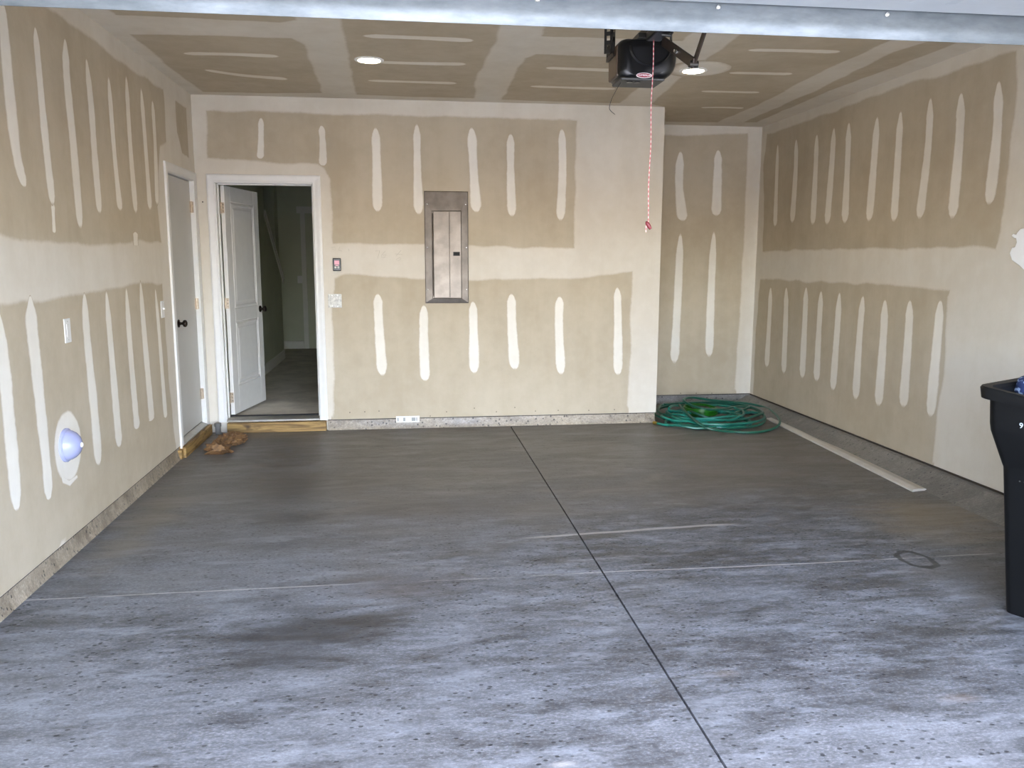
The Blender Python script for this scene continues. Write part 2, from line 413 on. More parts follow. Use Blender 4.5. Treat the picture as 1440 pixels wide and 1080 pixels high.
def stripe(pl, pts, w, parent, off=0.0012, pt=0.16, pb=0.07, name='compound_stripe'):
    ax, val, ua, va, sg = PLANES[pl]
    c = [px_uv(pl, q) for q in pts]
    horiz = abs(c[-1][0]-c[0][0]) > abs(c[-1][1]-c[0][1])
    qm = pts[len(pts)//2]
    if horiz: a, b = px_uv(pl, (qm[0], qm[1]-w/2)), px_uv(pl, (qm[0], qm[1]+w/2)); hw = abs(a[1]-b[1])/2
    else: a, b = px_uv(pl, (qm[0]-w/2, qm[1])), px_uv(pl, (qm[0]+w/2, qm[1])); hw = abs(a[0]-b[0])/2
    path = smooth_path([(u, v, 0) for u, v in c], 24 if len(c) == 2 else 12) if len(c) > 2 else [Vector((c[0][0]+(c[1][0]-c[0][0])*k/24, c[0][1]+(c[1][1]-c[0][1])*k/24, 0)) for k in range(25)]
    n = len(path); mb = MB(); mask = []; wob = 0
    for i, p in enumerate(path):
        t = i/(n-1); wob = wob*0.75+random.uniform(-0.05, 0.05)
        s = min(1, (t/pt+0.02)**0.65)*min(1, ((1-t)/pb+0.02)**0.5)*(1+wob)*(0.92+0.10*math.sin(t*5+len(pts)))
        for k, m, z in ((-1.18, 0, 0.3), (-0.72, 1, 0.9), (0, 1, 1.5), (0.72, 1, 0.9), (1.18, 0, 0.3)):
            d = hw*s*k; u, v = (p.x, p.y+d) if horiz else (p.x+d, p.y)
            mb.v.append(Vector(plane_pt(pl, *clampuv(pl, u, v), off*(0.7+0.5*z)))); mask.append(0.0 if i in (0, n-1) else float(m))
    for i in range(n-1):
        for k in range(4): mb.f.append((i*5+k, i*5+k+1, i*5+5+k+1, i*5+5+k))
    return mb.build(name, 'compound_m', parent, mask=mask, smooth=True)

# ================================================================== SETTING
# floor: two slabs of one pour with a saw-cut joint between them
g = 0.0045
mb = MB()
prof = [(XL-0.2, 0), (XJ-g, 0), (XJ-g+0.0008, -0.02), (XJ+g-0.0008, -0.02), (XJ+g, 0), (XR+0.2, 0), (XR+0.2, -0.15), (XL-0.2, -0.15)]
mb.prism(prof, 1, 0.0, YR+0.15)
floor = struct(mb.build('floor', 'floor'), 'grey trowelled concrete garage floor with one saw-cut joint')
mb = MB().box(XJ-g+0.0006, XJ+g-0.0006, 0.01, YB, -0.0199, -0.012)
joint = mb.build('joint_filler', 'blackm', floor)
# ceiling
ceiling = struct(MB().box(XL-0.12, XR+0.12, 0.0, YR+0.12, ZC, ZC+0.16).build('ceiling', 'compound'), 'unpainted taped drywall ceiling')
# left wall with a doorway
LD0, LD1, LDT = 6.455, 7.245, 2.155
mb = MB()
mb.box(XL-0.13, XL, 0.0, LD0, WB, ZC); mb.box(XL-0.13, XL, LD1, YB, WB, ZC); mb.box(XL-0.13, XL, LD0, LD1, LDT, ZC)
mb.box(XL-0.13, XL-0.02, 0.0, YB, 0.0, WB)
wall_left = struct(mb.build('wall_left', 'compound'), 'left drywall with white joint compound stripes')
# back wall with a doorway, and its return into the recess
BD0, BD1, BDT = -1.575, -0.755, 2.150
mb = MB()
mb.box(XL-0.13, BD0, YB, YB+0.125, WB, ZC); mb.box(BD1, XC, YB, YB+0.125, WB, ZC); mb.box(BD0, BD1, YB, YB+0.125, BDT, ZC)
mb.box(XC-0.12, XC, YB+0.125, YR+0.12, WB, ZC)
mb.box(XL-0.13, XC-0.01, YB+0.02, YB+0.125, 0, WB); mb.box(XC-0.12, XC-0.01, YB+0.1, YR, 0, WB)
wall_back = struct(mb.build('wall_back', 'compound'), 'back drywall with doorway and electrical panel')
wall_recess = struct(MB().box(XC-0.12, XR+0.12, YR, YR+0.12, WB, ZC).box(XC-0.12, XR+0.12, YR+0.015, YR+0.12, 0, WB).build('wall_recess', 'compound'), 'drywall of the recessed corner')
wall_right = struct(MB().box(XR, XR+0.12, 0.0, YR+0.12, WB, ZC).box(XR+0.02, XR+0.12, 0.0, YR+0.12, 0, WB).build('wall_right', 'compound'), 'right drywall with white joint compound stripes')
mb = MB()
OP0, OP1, OPT = -1.48, 3.40, 2.18
mb.box(XL-0.13, OP0, 0.05, YF, 0, ZC); mb.box(OP1, XR+0.12, 0.05, YF, 0, ZC); mb.box(OP0, OP1, 0.05, YF, OPT, ZC)
wall_front = struct(mb.build('wall_front', 'compound'), 'front wall around the wide garage opening')
# curbs
def curb(name, prof, axis, a, b, mat='curb'):
    return struct(MB().prism(prof, axis, a, b).build(name, mat, smooth=True), 'concrete curb under the drywall')
curb('baseboard_left', [(XL-0.1, 0), (XL+0.012, 0), (XL+0.004, 0.02), (XL-0.004, 0.05), (XL-0.008, WB-0.008), (XL-0.1, WB-0.008)], 1, YF, LD0-0.07)
curb('baseboard_back', [(YB+0.1, 0), (YB-0.012, 0), (YB-0.004, 0.02), (YB+0.004, 0.05), (YB+0.008, WB-0.008), (YB+0.1, WB-0.008)], 0, -0.70, XC-0.012)
curb('baseboard_recess', [(YR+0.1, 0), (YR-0.03, 0), (YR-0.02, 0.03), (YR-0.01, WB-0.008), (YR+0.1, WB-0.008)], 0, XC-0.012, XR, 'curb_r')
curb('baseboard_return', [(XC-0.1, 0), (XC, 0), (XC-0.01, 0.03), (XC-0.012, WB-0.008), (XC-0.1, WB-0.008)], 1, YB, YR, 'curb')
curb('baseboard_right', [(XR+0.1, 0), (XR-0.245, 0), (XR-0.21, 0.012), (XR-0.13, 0.035), (XR-0.075, 0.058), (XR-0.05, 0.078), (XR-0.035, WB-0.014), (XR+0.1, WB-0.010)], 1, YF, YR, 'curb_r')
# dark strip painting the shadow line in the gap between curb and drywall
def gap_shade(b, parent): MB().box(*b).build('shadow_gap', 'gap_shade', parent)
M['gap_shade'] = simple('shadow_gap_dark', '3a3128', 0.8, 0, 0.2)
gap_shade((XL-0.10, XL-0.006, YF, LD0-0.07, WB-0.009, WB), wall_left)
gap_shade((-0.70, XC-0.012, YB+0.006, YB+0.10, WB-0.009, WB), wall_back)
gap_shade((XC, XR, YR-0.004, YR+0.10, WB-0.009, WB), wall_recess)
gap_shade((XR-0.004, XR+0.10, YF, YR, WB-0.016, WB), wall_right)
# outside
MB().box(-6, 8, -14, 0.0, -0.3, -0.02).build('driveway', 'drive').__setitem__('kind', 'structure')
MB().box(-60, 60, -70, 20, -0.6, -0.31).build('ground', 'grass').__setitem__('kind', 'structure')

# ------------------------------------------------------------------ drywall paper and compound on the left wall
PP, CS = 'drywall_paper_panel', 'compound_stripe'
patch('L', [(80, 20), (128, 55), (178, 92), (229, 127), (231, 146), (234, 200), (225, 206), (221, 280), (227, 341), (196, 338), (157, 343), (111, 344), (83, 342), (28, 336), (0, 330), (-160, 306), (-160, -158)], wall_left, PP, 'paper', 0.0006)
patch('L', [(246, 140), (262, 150), (266, 224), (256, 216), (249, 186)], wall_left, PP, 'paper', 0.0006, 0.012)
patch('L', [(0, 429), (33, 420), (59, 424), (115, 414), (148, 406), (178, 401), (204, 399), (228, 398), (230, 435), (240, 560), (247, 634), (125, 732), (0, 840), (-150, 970), (-150, 452)], wall_left, PP, 'paper', 0.0006)
for pts, w in [
    ([(0, -10), (5, 40), (12, 120), (22, 210), (34, 264)], 14), ([(49, 37), (54, 94), (64, 200), (74, 290)], 10),
    ([(91, 53), (94, 113), (103, 205), (113, 324)], 11), ([(121, 81), (128, 150), (133, 220), (140, 302)], 9),
    ([(152, 105), (161, 220), (169, 298)], 7.5), ([(177, 105), (183, 205), (191, 302)], 6.5), ([(198, 122), (205, 214), (211, 297)], 6),
    ([(214, 140), (218, 205), (221, 290)], 5.5),
    ([(-3, 436), (5, 510), (10, 565), (17, 640), (24, 720)], 18), ([(42, 415), (44, 454), (50, 510), (56, 567), (65, 653), (69, 704)], 15.5),
    ([(118, 411), (122, 473), (132, 574), (139, 656)], 11), ([(149, 408), (156, 491), (163, 574), (168, 630)], 9.5),
    ([(177, 403), (183, 491), (190, 574), (193, 604)], 8), ([(197, 394), (203, 473), (212, 574), (213, 592)], 8), ([(218, 405), (224, 473), (231, 565), (233, 588)], 5)]:
    stripe('L', pts, w, wall_left)
stripe('L', [(74, 285), (76, 328)], 5, wall_left, 0.001)
stripe('L', [(190, 326), (191, 346)], 7, wall_left, 0.001)
patch('L', [(95+19*math.cos(a), 628+49*math.sin(a)) for a in [k*math.pi/12 for k in range(24)]], wall_left, 'compound_patch', 'compound_m', 0.0012, 0.012, 0.006)
patch('L', [(86, 668), (97, 676), (108, 668), (109, 672), (98, 684), (88, 679)], wall_left, 'compound_patch', 'compound_m', 0.0014, 0.006, 0.003)
# back wall
patch('B', [(290, 156), (406, 157), (479, 160), (650, 164), (812, 169), (809, 260), (807, 348), (735, 348), (662, 345), (594, 344), (530, 343), (490, 344), (468, 343), (468, 300), (467, 286), (463, 252), (455, 238), (447, 231), (410, 229), (375, 228), (330, 224), (291, 223)], wall_back, PP, 'paper', 0.0006)
patch('B', [(470, 391), (485, 386), (540, 389), (594, 391), (660, 393), (730, 392), (807, 390), (889, 382), (889, 425), (885, 520), (882, 582), (700, 588), (468, 594), (471, 520), (468, 447)], wall_back, PP, 'paper', 0.0006)
for pts, w in [([(367, 165), (367, 198), (366, 224)], 10), ([(452, 176), (454, 205), (454, 234)], 11), ([(528, 178), (530, 240), (531, 299)], 14), ([(586, 173), (587, 240), (589, 303)], 13),
               ([(663, 178), (666, 240), (670, 300)], 15), ([(718, 187), (718, 240), (720, 306)], 13), ([(790, 180), (791, 240), (788, 312)], 13),
               ([(531, 412), (533, 460), (538, 530)], 15), ([(596, 428), (596, 480), (598, 537)], 15), ([(665, 423), (666, 470), (667, 526)], 14),
               ([(719, 412), (720, 460), (724, 521)], 15), ([(787, 416), (786, 460), (789, 528)], 14), ([(868, 403), (869, 460), (869, 529)], 13)]:
    stripe('B', pts, w, wall_back, pt=0.14, pb=0.10)
# recess
patch('C', [(930, 191), (990, 190), (1052, 187), (1050, 240), (1046, 330), (1042, 413), (1036, 500), (1034, 556), (1033, 570), (900, 575), (905, 191)], wall_recess, PP, 'paper', 0.0006)
for pts, w in [([(957, 212), (955, 260), (960, 312)], 14), ([(1010, 210), (1009, 250), (1007, 305)], 14), ([(957, 326), (953, 420), (948, 513)], 13), ([(1004, 324), (1000, 410), (997, 504)], 12)]:
    stripe('C', pts, w, wall_recess, pt=0.2, pb=0.08)
# right wall
patch('R', [(1079, 189), (1165, 160), (1279, 117), (1337, 102), (1429, 72), (1430, 117), (1420, 221), (1407, 324), (1400, 350), (1380, 347), (1228, 350), (1073, 353), (1074, 232)], wall_right, PP, 'paper', 0.0006)
patch('R', [(1069, 392), (1173, 398), (1276, 401), (1336, 408), (1333, 418), (1329, 505), (1314, 616), (1311, 662), (1150, 597), (1060, 560), (1059, 552), (1063, 463)], wall_right, PP, 'paper', 0.0006)
for pts, w in [([(1094, 202), (1092, 260), (1090, 320)], 5.5), ([(1120, 195), (1119, 240), (1114, 315)], 7), ([(1149, 188), (1147, 240), (1143, 318)], 8), ([(1173, 179), (1170, 230), (1163, 318)], 8.5),
               ([(1194, 171), (1192, 230), (1188, 316)], 9), ([(1234, 163), (1229, 230), (1222, 313)], 11), ([(1267, 155), (1263, 220), (1257, 314)], 11), ([(1309, 136), (1305, 210), (1293, 310)], 12),
               ([(1352, 129), (1349, 200), (1339, 310)], 14), ([(1405, 112), (1402, 190), (1391, 290)], 16),
               ([(1084, 403), (1082, 450), (1078, 518)], 6.5), ([(1106, 403), (1105, 450), (1102, 527)], 7.5), ([(1134, 403), (1132, 450), (1128, 534)], 8.5), ([(1155, 408), (1152, 460), (1148, 538)], 9),
               ([(1181, 410), (1177, 470), (1171, 551)], 9.5), ([(1214, 415), (1209, 470), (1203, 564)], 11), ([(1245, 420), (1242, 480), (1235, 573)], 12.5), ([(1280, 421), (1277, 480), (1270, 575)], 14), ([(1323, 421), (1318, 480), (1308, 589)], 15)]:
    stripe('R', pts, w, wall_right, pt=0.22, pb=0.08)
patch('R', [(1436, 321), (1431, 327), (1430, 330), (1426, 329), (1423, 332), (1427, 335), (1430, 335), (1431, 341), (1428, 347), (1424, 348), (1421, 356), (1424, 366), (1434, 373), (1446, 384), (1475, 380), (1490, 340), (1470, 318)], wall_right, 'plaster_repair', 'plaster', 0.006, 0.003, 0.004)
# ceiling
patch('Z', [(182, 48), (300, 50), (410, 54), (427, 63), (440, 95), (454, 131), (370, 131), (285, 129), (243, 98), (198, 61)], ceiling, PP, 'paper', 0.0006)
patch('Z', [(149, 10), (163, 21), (280, 26), (393, 31), (416, 28), (412, -40), (80, -40)], ceiling, PP, 'paper', 0.0006)
patch('Z', [(470, -10), (477, 26), (486, 60), (493, 98), (500, 133), (580, 136), (665, 138), (671, 107), (695, 61), (705, 34), (722, -10)], ceiling, PP, 'paper', 0.0006)
patch('Z', [(754, 76), (857, 80), (930, 84), (896, 124), (872, 145), (790, 143), (705, 140), (737, 82)], ceiling, PP, 'paper', 0.0006)
patch('Z', [(775, 10), (760, 51), (851, 54), (960, 58), (1010, 18)], ceiling, PP, 'paper', 0.0006)
patch('Z', [(1090, 10), (1043, 47), (993, 83), (953, 112), (916, 146), (934, 150), (936, 171), (1009, 172), (1073, 144), (1147, 105), (1257, 55), (1345, 15)], ceiling, PP, 'paper', 0.0006)
patch('Z', [(1046, 172), (1147, 127), (1257, 73), (1309, 57), (1390, 18), (1440, 18), (1352, 58), (1263, 92), (1165, 128), (1064, 172)], ceiling, PP, 'paper', 0.0006)
for pts, w in [([(256, 75), (320, 76), (394, 79)], 5), ([(286, 98), (344, 106), (406, 111)], 4.5), ([(508, 50), (590, 53), (668, 57)], 6), ([(528, 87), (590, 89), (657, 90)], 4.5),
               ([(515, 113), (580, 115), (644, 117)], 3.5), ([(766, 95), (815, 97), (900, 100)], 4.5), ([(744, 121), (800, 123), (868, 125)], 3.5),
               ([(1050, 70), (1115, 71), (1183, 73)], 5), ([(1024, 102), (1070, 103), (1115, 104)], 4), ([(985, 128), (1025, 129), (1069, 130)], 3), ([(985, 151), (1020, 151), (1046, 152)], 2.4)]:
    stripe('Z', pts, w, ceiling, pt=0.12, pb=0.10)
lc = onZ((975, 99), ZC)
patch('Z', [(lc.x+0.04+0.20*math.cos(a), lc.y-0.05+0.22*math.sin(a)) for a in [k*math.pi/12 for k in range(24)]], ceiling, 'compound_patch', 'compound_m', 0.0009, 0.05, 0.02, px=False)
# drywall screws along the lower edge of the back wall
for q in [(492, 580), (513, 579), (533, 578), (605, 585), (628, 579), (667, 574), (698, 579), (724, 573), (753, 578), (785, 577), (828, 577), (864, 576)]:
    p = onY(q, YB); MB().lathe([(0.0045, 0), (0.0045, 0.0015), (0.002, 0.002)], (p.x, YB, p.z), (0, -1, 0), 8).build('screw', 'screw', wall_back)
for q in [(957, 553), (979, 553), (1001, 553), (1026, 554)]:
    p = onY(q, YR); MB().lathe([(0.005, 0), (0.005, 0.0015), (0.002, 0.002)], (p.x, YR, p.z), (0, -1, 0), 8).build('screw', 'screw', wall_recess)
for q in [(272, 286), (269, 0)][:1]:
    p = onY((285, 284), YB); MB().lathe([(0.006, 0), (0.006, 0.0015), (0.002, 0.002)], (p.x, YB, p.z), (0, -1, 0), 8).build('screw', 'screw', wall_back)
# pencil scribbles
def scribble(strokes):
    mb = MB()
    for st in strokes:
        mb.tube([onY(q, YB-0.0008) for q in st], 0.0011, 5)
    return mb.build('pencil_mark', 'pencil', wall_back)
scribble([[(528, 353), (534, 352.5), (531, 364)]]); scribble([[(542, 353), (537, 358), (536, 362), (541, 362), (543, 358), (538, 359)]])
scribble([[(564, 352), (557, 360)], [(556, 357), (566, 358)], [(562, 362), (557, 365), (560, 367), (564, 364), (562, 362)]])
scribble([[(466, 348), (471, 347), (472, 352), (467, 350)], [(478, 347), (476, 352), (481, 353)], [(490, 350), (491, 353)]])

# ------------------------------------------------------------------ back door (door_1)
d1 = sempty('door_1', (BD0, YB, HALL_Z), 'white two-panel door standing open inward to the hallway')
Zs = 0.093   # underside of casing
JI0, JI1, JT = -1.560, -0.770, 2.136
# jambs line the opening
mb = MB(); mb.box(BD0, JI0, YB-0.002, YB+0.127, 0.10, BDT); mb.box(JI1, BD1, YB-0.002, YB+0.127, 0.10, BDT); mb.box(BD0, BD1, YB-0.002, YB+0.127, JT, BDT)
mb.box(JI0, JI0+0.011, YB+0.045, YB+0.080, 0.12, JT); mb.box(JI1-0.011, JI1, YB+0.045, YB+0.080, 0.12, JT); mb.box(JI0, JI1, YB+0.045, YB+0.080, JT-0.011, JT)
mb.build('jamb', 'white', d1, bevel=0.0015, seg=1)
def casing_prof(i, o, t=0.016):    # across width from inner to outer edge
    w = o-i
    return [(i, 0), (i, t*0.55), (i+w*0.12, t*0.75), (i+w*0.2, t*0.62), (i+w*0.45, t*0.7), (i+w*0.75, t), (o-w*0.06, t), (o, t*0.85), (o, 0)]
def casing_piece(fn, a_in, a_out, parent):
    return MB().loft([fn(a_in), fn(a_out)])
cw = 0.068
def casing_back(x_in, x_out, zt, parent):
    # mitred frame around the opening: profile swept left leg, head, right leg
    def ring(k, corner):
        pr = casing_prof(0, cw)
        out = []
        for w, t in pr:
            y = YB - t
            if corner == 0: out.append((x_in-0.004-w, y, Zs))
            if corner == 1: out.append((x_in-0.004-w, y, zt+0.004+w))
            if corner == 2: out.append((x_out+0.004+w, y, zt+0.004+w))
            if corner == 3: out.append((x_out+0.004+w, y, Zs))
        return out
    r = [ring(0, c) for c in range(4)]
    for a, b in ((0, 1), (1, 2), (2, 3)):
        MB().loft([r[a], r[b]]).build('casing', 'white', parent, smooth=True)
casing_back(JI0, JI1, JT, d1)
MB().prism([(YB-0.03, 0.100), (YB-0.03, 0.112), (YB+0.02, 0.124), (YB+0.125, 0.124), (YB+0.125, 0.100)], 0, JI0, JI1).build('threshold', 'alu', d1, bevel=0.002)
MB().box(JI0, JI1, YB+0.085, YB+0.127, 0.1235, 0.130).build('door_sweep', 'blackm', d1)
# leaf, hinged on the left jamb, swung into the hall
hp = Vector((JI0+0.004, YB+0.118, 0.135)); ang = math.radians(79)
LW, LH, LT = 0.775, 1.992, 0.035
MX = Matrix.Translation(hp) @ Matrix.Rotation(ang, 4, 'Z') @ Matrix.Translation((0.012, -LT, 0))
leaf = MB()
st, rt, rm, rb = 0.118, 0.13, 0.115, 0.245
z0, z1, z2, z3 = rb, rb+0.575, rb+0.575+rm, LH-rt
d = 0.006
leaf.box(0.01, LW-0.01, d, LT-d, 0.01, LH-0.01)
leaf.box(0, st, 0, LT, 0, LH).box(LW-st, LW, 0, LT, 0, LH).box(st, LW-st, 0, LT, 0, z0).box(st, LW-st, 0, LT, z1, z2).box(st, LW-st, 0, LT, z3, LH)
lf = leaf.xf(MX).build('door_leaf', 'white', d1, bevel=0.003)
for a, b in ((z0, z1), (z2, z3)):
    for yy, s in ((d, -1), (LT-d, 1)):
        def rr(i, h): return [(st+i, yy+s*h, a+i), (LW-st-i, yy+s*h, a+i), (LW-st-i, yy+s*h, b-i), (st+i, yy+s*h, b-i)]
        MB().loft([rr(0.004, 0.0), rr(0.010, 0.0055), rr(0.022, 0.0075), rr(0.034, 0.001), rr(0.05, 0.001), rr(0.066, 0.0045)]).xf(MX).build('moulded_panel', 'white', lf)
def knob_prof(): return [(0.032, 0), (0.032, 0.004), (0.026, 0.009), (0.012, 0.012), (0.010, 0.026), (0.014, 0.032), (0.025, 0.038), (0.0285, 0.048), (0.026, 0.058), (0.016, 0.064), (0.001, 0.066)]
kz = onY((371, 435), 8.05).z-hp.z
for yy, s in ((0, -1), (LT, 1)):
    k = MB().lathe(knob_prof(), (LW-0.062, yy, kz), (0, s, 0), 24).xf(MX).build('doorknob', 'dknob', lf, smooth=True)
for q in (292, 427, 560):
    zz = onY((313, q), YB+0.1).z
    mb = MB().box(JI0+0.0005, JI0+0.0035, YB+0.078, YB+0.128, zz-0.045, zz+0.045)
    mb.tube([(JI0+0.008, YB+0.122, zz-0.047), (JI0+0.008, YB+0.122, zz+0.047)], 0.0065, 10)
    mb.box(JI0+0.006, JI0+0.040, YB+0.124, YB+0.128, zz-0.045, zz+0.045)
    h = mb.build('hinge', 'nickel', d1, smooth=True)
    for dz in (-0.028, 0.0, 0.028):
        MB().lathe([(0.004, 0), (0.004, 0.001), (0.001, 0.0015)], (JI0+0.026, YB+0.124, zz+dz), (0, -1, 0), 8).build('screw', 'screw', h)

# ------------------------------------------------------------------ left door (door_2), closed flush slab
d2 = sempty('door_2', (XL, LD0, 0.09), 'closed flat grey door in the left wall beside the open door')
mb = MB(); mb.box(XL-0.13, XL+0.002, LD0, LD0+0.016, 0.09, LDT); mb.box(XL-0.13, XL+0.002, LD1-0.016, LD1, 0.09, LDT); mb.box(XL-0.13, XL+0.002, LD0, LD1, LDT-0.016, LDT)
mb.box(XL-0.085, XL-0.072, LD0+0.016, LD1-0.016, 0.10, LDT-0.016)
mb.build('jamb', 'white', d2, bevel=0.0015, seg=1)
def casing_left():
    pr = casing_prof(0, cw)
    def ring(c):
        out = []
        for w, t in pr:
            x = XL + t
            wy = min(w, YB-LD1-0.006) if c in (2, 3) else w
            if c == 0: out.append((x, LD0+0.012-w, 0.075))
            if c == 1: out.append((x, LD0+0.012-w, LDT-0.012+w))
            if c == 2: out.append((x, LD1-0.012+wy, LDT-0.012+w))
            if c == 3: out.append((x, LD1-0.012+wy, 0.085))
        return out
    r = [ring(c) for c in range(4)]
    for a, b in ((0, 1), (1, 2), (2, 3)): MB().loft([r[a], r[b]]).build('casing', 'white', d2, smooth=True)
casing_left()
slab = MB().box(XL-0.065, XL-0.028, LD0+0.019, LD1-0.019, 0.125, LDT-0.020).build('door_slab', 'doorgrey', d2, bevel=0.002)
MB().prism([(XL-0.12, 0.088), (XL+0.018, 0.088), (XL+0.018, 0.098), (XL-0.03, 0.118), (XL-0.12, 0.118)], 1, LD0+0.016, LD1-0.016).build('threshold', 'alu', d2, bevel=0.002)
kp = onX((251, 455), XL-0.028)
MB().lathe(knob_prof(), (XL-0.028, kp.y, kp.z), (1, 0, 0), 24).build('doorknob', 'dknob', slab, smooth=True)
MB().box(XL-0.058, XL-0.03, LD0+0.0165, LD0+0.018, kp.z-0.028, kp.z+0.028).build('strike_plate', 'nickel', d2)
for q in (292, 428, 561):
    zz = onX((276, q), XL).z
    mb = MB().tube([(XL-0.020, LD1-0.019, zz-0.047), (XL-0.020, LD1-0.019, zz+0.047)], 0.007, 10)
    mb.box(XL-0.0275, XL-0.0245, LD1-0.050, LD1-0.022, zz-0.045, zz+0.045); mb.box(XL-0.027, XL-0.003, LD1-0.0185, LD1-0.0165, zz-0.045, zz+0.045)
    mb.build('hinge', 'nickel', d2, smooth=True)

# ------------------------------------------------------------------ hallway beyond the door
HX0, HX1, HY0, HY1, HZ1 = -1.70, -0.30, YB+0.125, 13.05, 2.75
struct(MB().box(-3.0, HX1+0.1, HY0, HY1+0.12, -0.1, HALL_Z).build('floor_hall', 'carpet'), 'grey carpet of the hallway')
struct(MB().box(-3.0, HX1+0.1, HY0, HY1+0.12, HZ1, HZ1+0.1).build('ceiling_hall', 'hallwhite'))
struct(MB().box(HX1, HX1+0.1, HY0, HY1+0.12, HALL_Z, HZ1).build('wall_hall_right', 'sage'))
struct(MB().box(-3.0, HX1+0.1, HY1, HY1+0.12, HALL_Z, HZ1).build('wall_hall_back', 'sage'))
struct(MB().box(-3.1, -3.0, HY0, HY1+0.12, HALL_Z, HZ1).build('wall_stair', 'sage'))
struct(MB().box(-3.1, -1.8, HY0, HY0+0.1, HALL_Z, HZ1).build('wall_stair_front', 'sage'))
a = onX((371, 297), HX0); b = onX((398, 393), HX0); ye = onX((399, 480), HX0).y
prof = [(HY0, HALL_Z), (ye, HALL_Z), (ye, b.z), (b.y, b.z), (a.y, a.z), (a.y, HZ1), (HY0, HZ1)]
struct(MB().prism(prof, 0, HX0-0.11, HX0).build('wall_hall_left', 'sage'), 'hallway knee wall beside the stairs')
mb = MB(); n2 = Vector((0, -(b.z-a.z), b.y-a.y)).normalized()
mb.loft([[(x, p.y+n2.y*t, p.z+n2.z*t) for x, t in ((HX0-0.13, 0), (HX0+0.02, 0), (HX0+0.02, 0.022), (HX0-0.13, 0.022))] for p in (a, b)])
mb.loft([[(x, p.y+n2.y*t, p.z+n2.z*t) for x, t in ((HX0+0.0005, -0.06), (HX0+0.014, -0.06), (HX0+0.014, 0), (HX0+0.0005, 0))] for p in (a, b)])
struct(mb.build('trim_1', 'hallwhite'), 'sloping white stair cap in the hallway')
def hbase(name, x0, x1, y0, y1):
    struct(MB().box(x0, x1, y0, y1, HALL_Z, HALL_Z+0.105).box(min(x0, x1), max(x0, x1), y0, y1, HALL_Z+0.10, HALL_Z+0.125).build(name, 'hallwhite', bevel=0.004, seg=1), 'white hallway baseboard')
hbase('baseboard_hall_left', HX0, HX0+0.015, HY0, ye); hbase('baseboard_hall_back', -3.0, onY((428, 480), HY1).x, HY1-0.015, HY1)
c0 = onY((386, 300), HY1-0.3).x
struct(MB().box(c0-0.04, c0, HY1-0.32, HY1, HALL_Z, HZ1).build('trim_2', 'sage'))
q0, q1 = onY((428, 470), HY1).x, onY((437, 470), HY1).x
ht = onY((430, 300), HY1).z
mb = MB().box(q0, q0+0.07, HY1-0.02, HY1, HALL_Z, ht); mb.box(q0-0.05, HX1, HY1-0.025, HY1, ht, ht+0.1)
struct(mb.build('trim_3', 'hallwhite'), 'white casing of a hallway doorway')
p = onY((424, 393), HY1)
t = tag(MB().box(p.x-0.06, p.x+0.06, HY1-0.007, HY1, p.z-0.058, p.z+0.058).build('switch_plate', 'plate', bevel=0.002), 'light switch plate on the green hallway wall', 'switch')

# ================================================================== THINGS
# timber under the doors
tag(MB().box(-1.560, -0.712, YB-0.036, YB+0.02, 0.0, 0.0875).build('wood_beam', 'wood_x', bevel=0.004), 'treated yellow wood beam on the floor under the open doorway', 'beam')
wb = thing('wood_beam', (XL, 6.8, 0), 'treated wood beam on the floor under the closed left door', 'beam')
MB().box(XL-0.02, XL+0.040, 6.40, 7.275, 0.0, 0.085).build('plank', 'wood_y', wb, bevel=0.004)
MB().box(XL-0.02, XL+0.022, 6.345, 6.399, 0.0, 0.072).build('end_block', 'wood_x', wb, bevel=0.004)
# pipe stub in the corner
pp = onZ((306, 611), 0)
t = thing('pipe_stub', (pp.x, pp.y, 0), 'dark grey pipe stub standing in the corner between the two doors', 'pipe')
MB().lathe([(0.024, 0), (0.024, 0.07)], (pp.x+0.004, pp.y+0.01, 0), seg=20).build('pipe', 'pvc', t, smooth=True)
MB().lathe([(0.029, 0.07), (0.029, 0.098), (0.024, 0.10)], (pp.x+0.004, pp.y+0.01, 0), seg=20).build('coupling', 'pvc', t, smooth=True)
# crumpled brown bag
def lump(c, r, n=3, amp=0.3, seed=0, freq=2.4):
    from mathutils import noise as mn
    bm = bmesh.new(); bmesh.ops.create_icosphere(bm, subdivisions=n, radius=1); mb = MB()
    for v in bm.verts:
        p = v.co.copy(); o = Vector((seed*7.1, seed*3.3, seed))
        k = 1+amp*mn.ridged_multi_fractal(p*freq+o, 1.0, 2.1, 3, 0.9, 1.7)*0.45 - amp*0.35
        q = Vector((p.x*r[0]*k, p.y*r[1]*k, p.z*r[2]*k)); w = Vector(c)+q; w.z = max(w.z, 0.0015+0.001*abs(p.x)); mb.v.append(w)
    mb.f = [tuple(v.index for v in f.verts) for f in bm.faces]; bm.free(); return mb
t = thing('paper_bag', (-1.47, 6.8, 0), 'crumpled brown paper bag on the floor beside the wood beams', 'bag')
p1 = onZ((325, 621), 0.02); p2 = onZ((305, 628), 0.03)
lump((p1.x, p1.y+0.05, 0.030), (0.115, 0.17, 0.050), 4, 0.62, 2, 3.6).build('bag_body', 'bag', t)
q0 = Vector((p1.x-0.02, p1.y+0.02, 0.050)); q1 = onZ((303, 634), 0.03)
rb_ = random.Random(4); rings = []
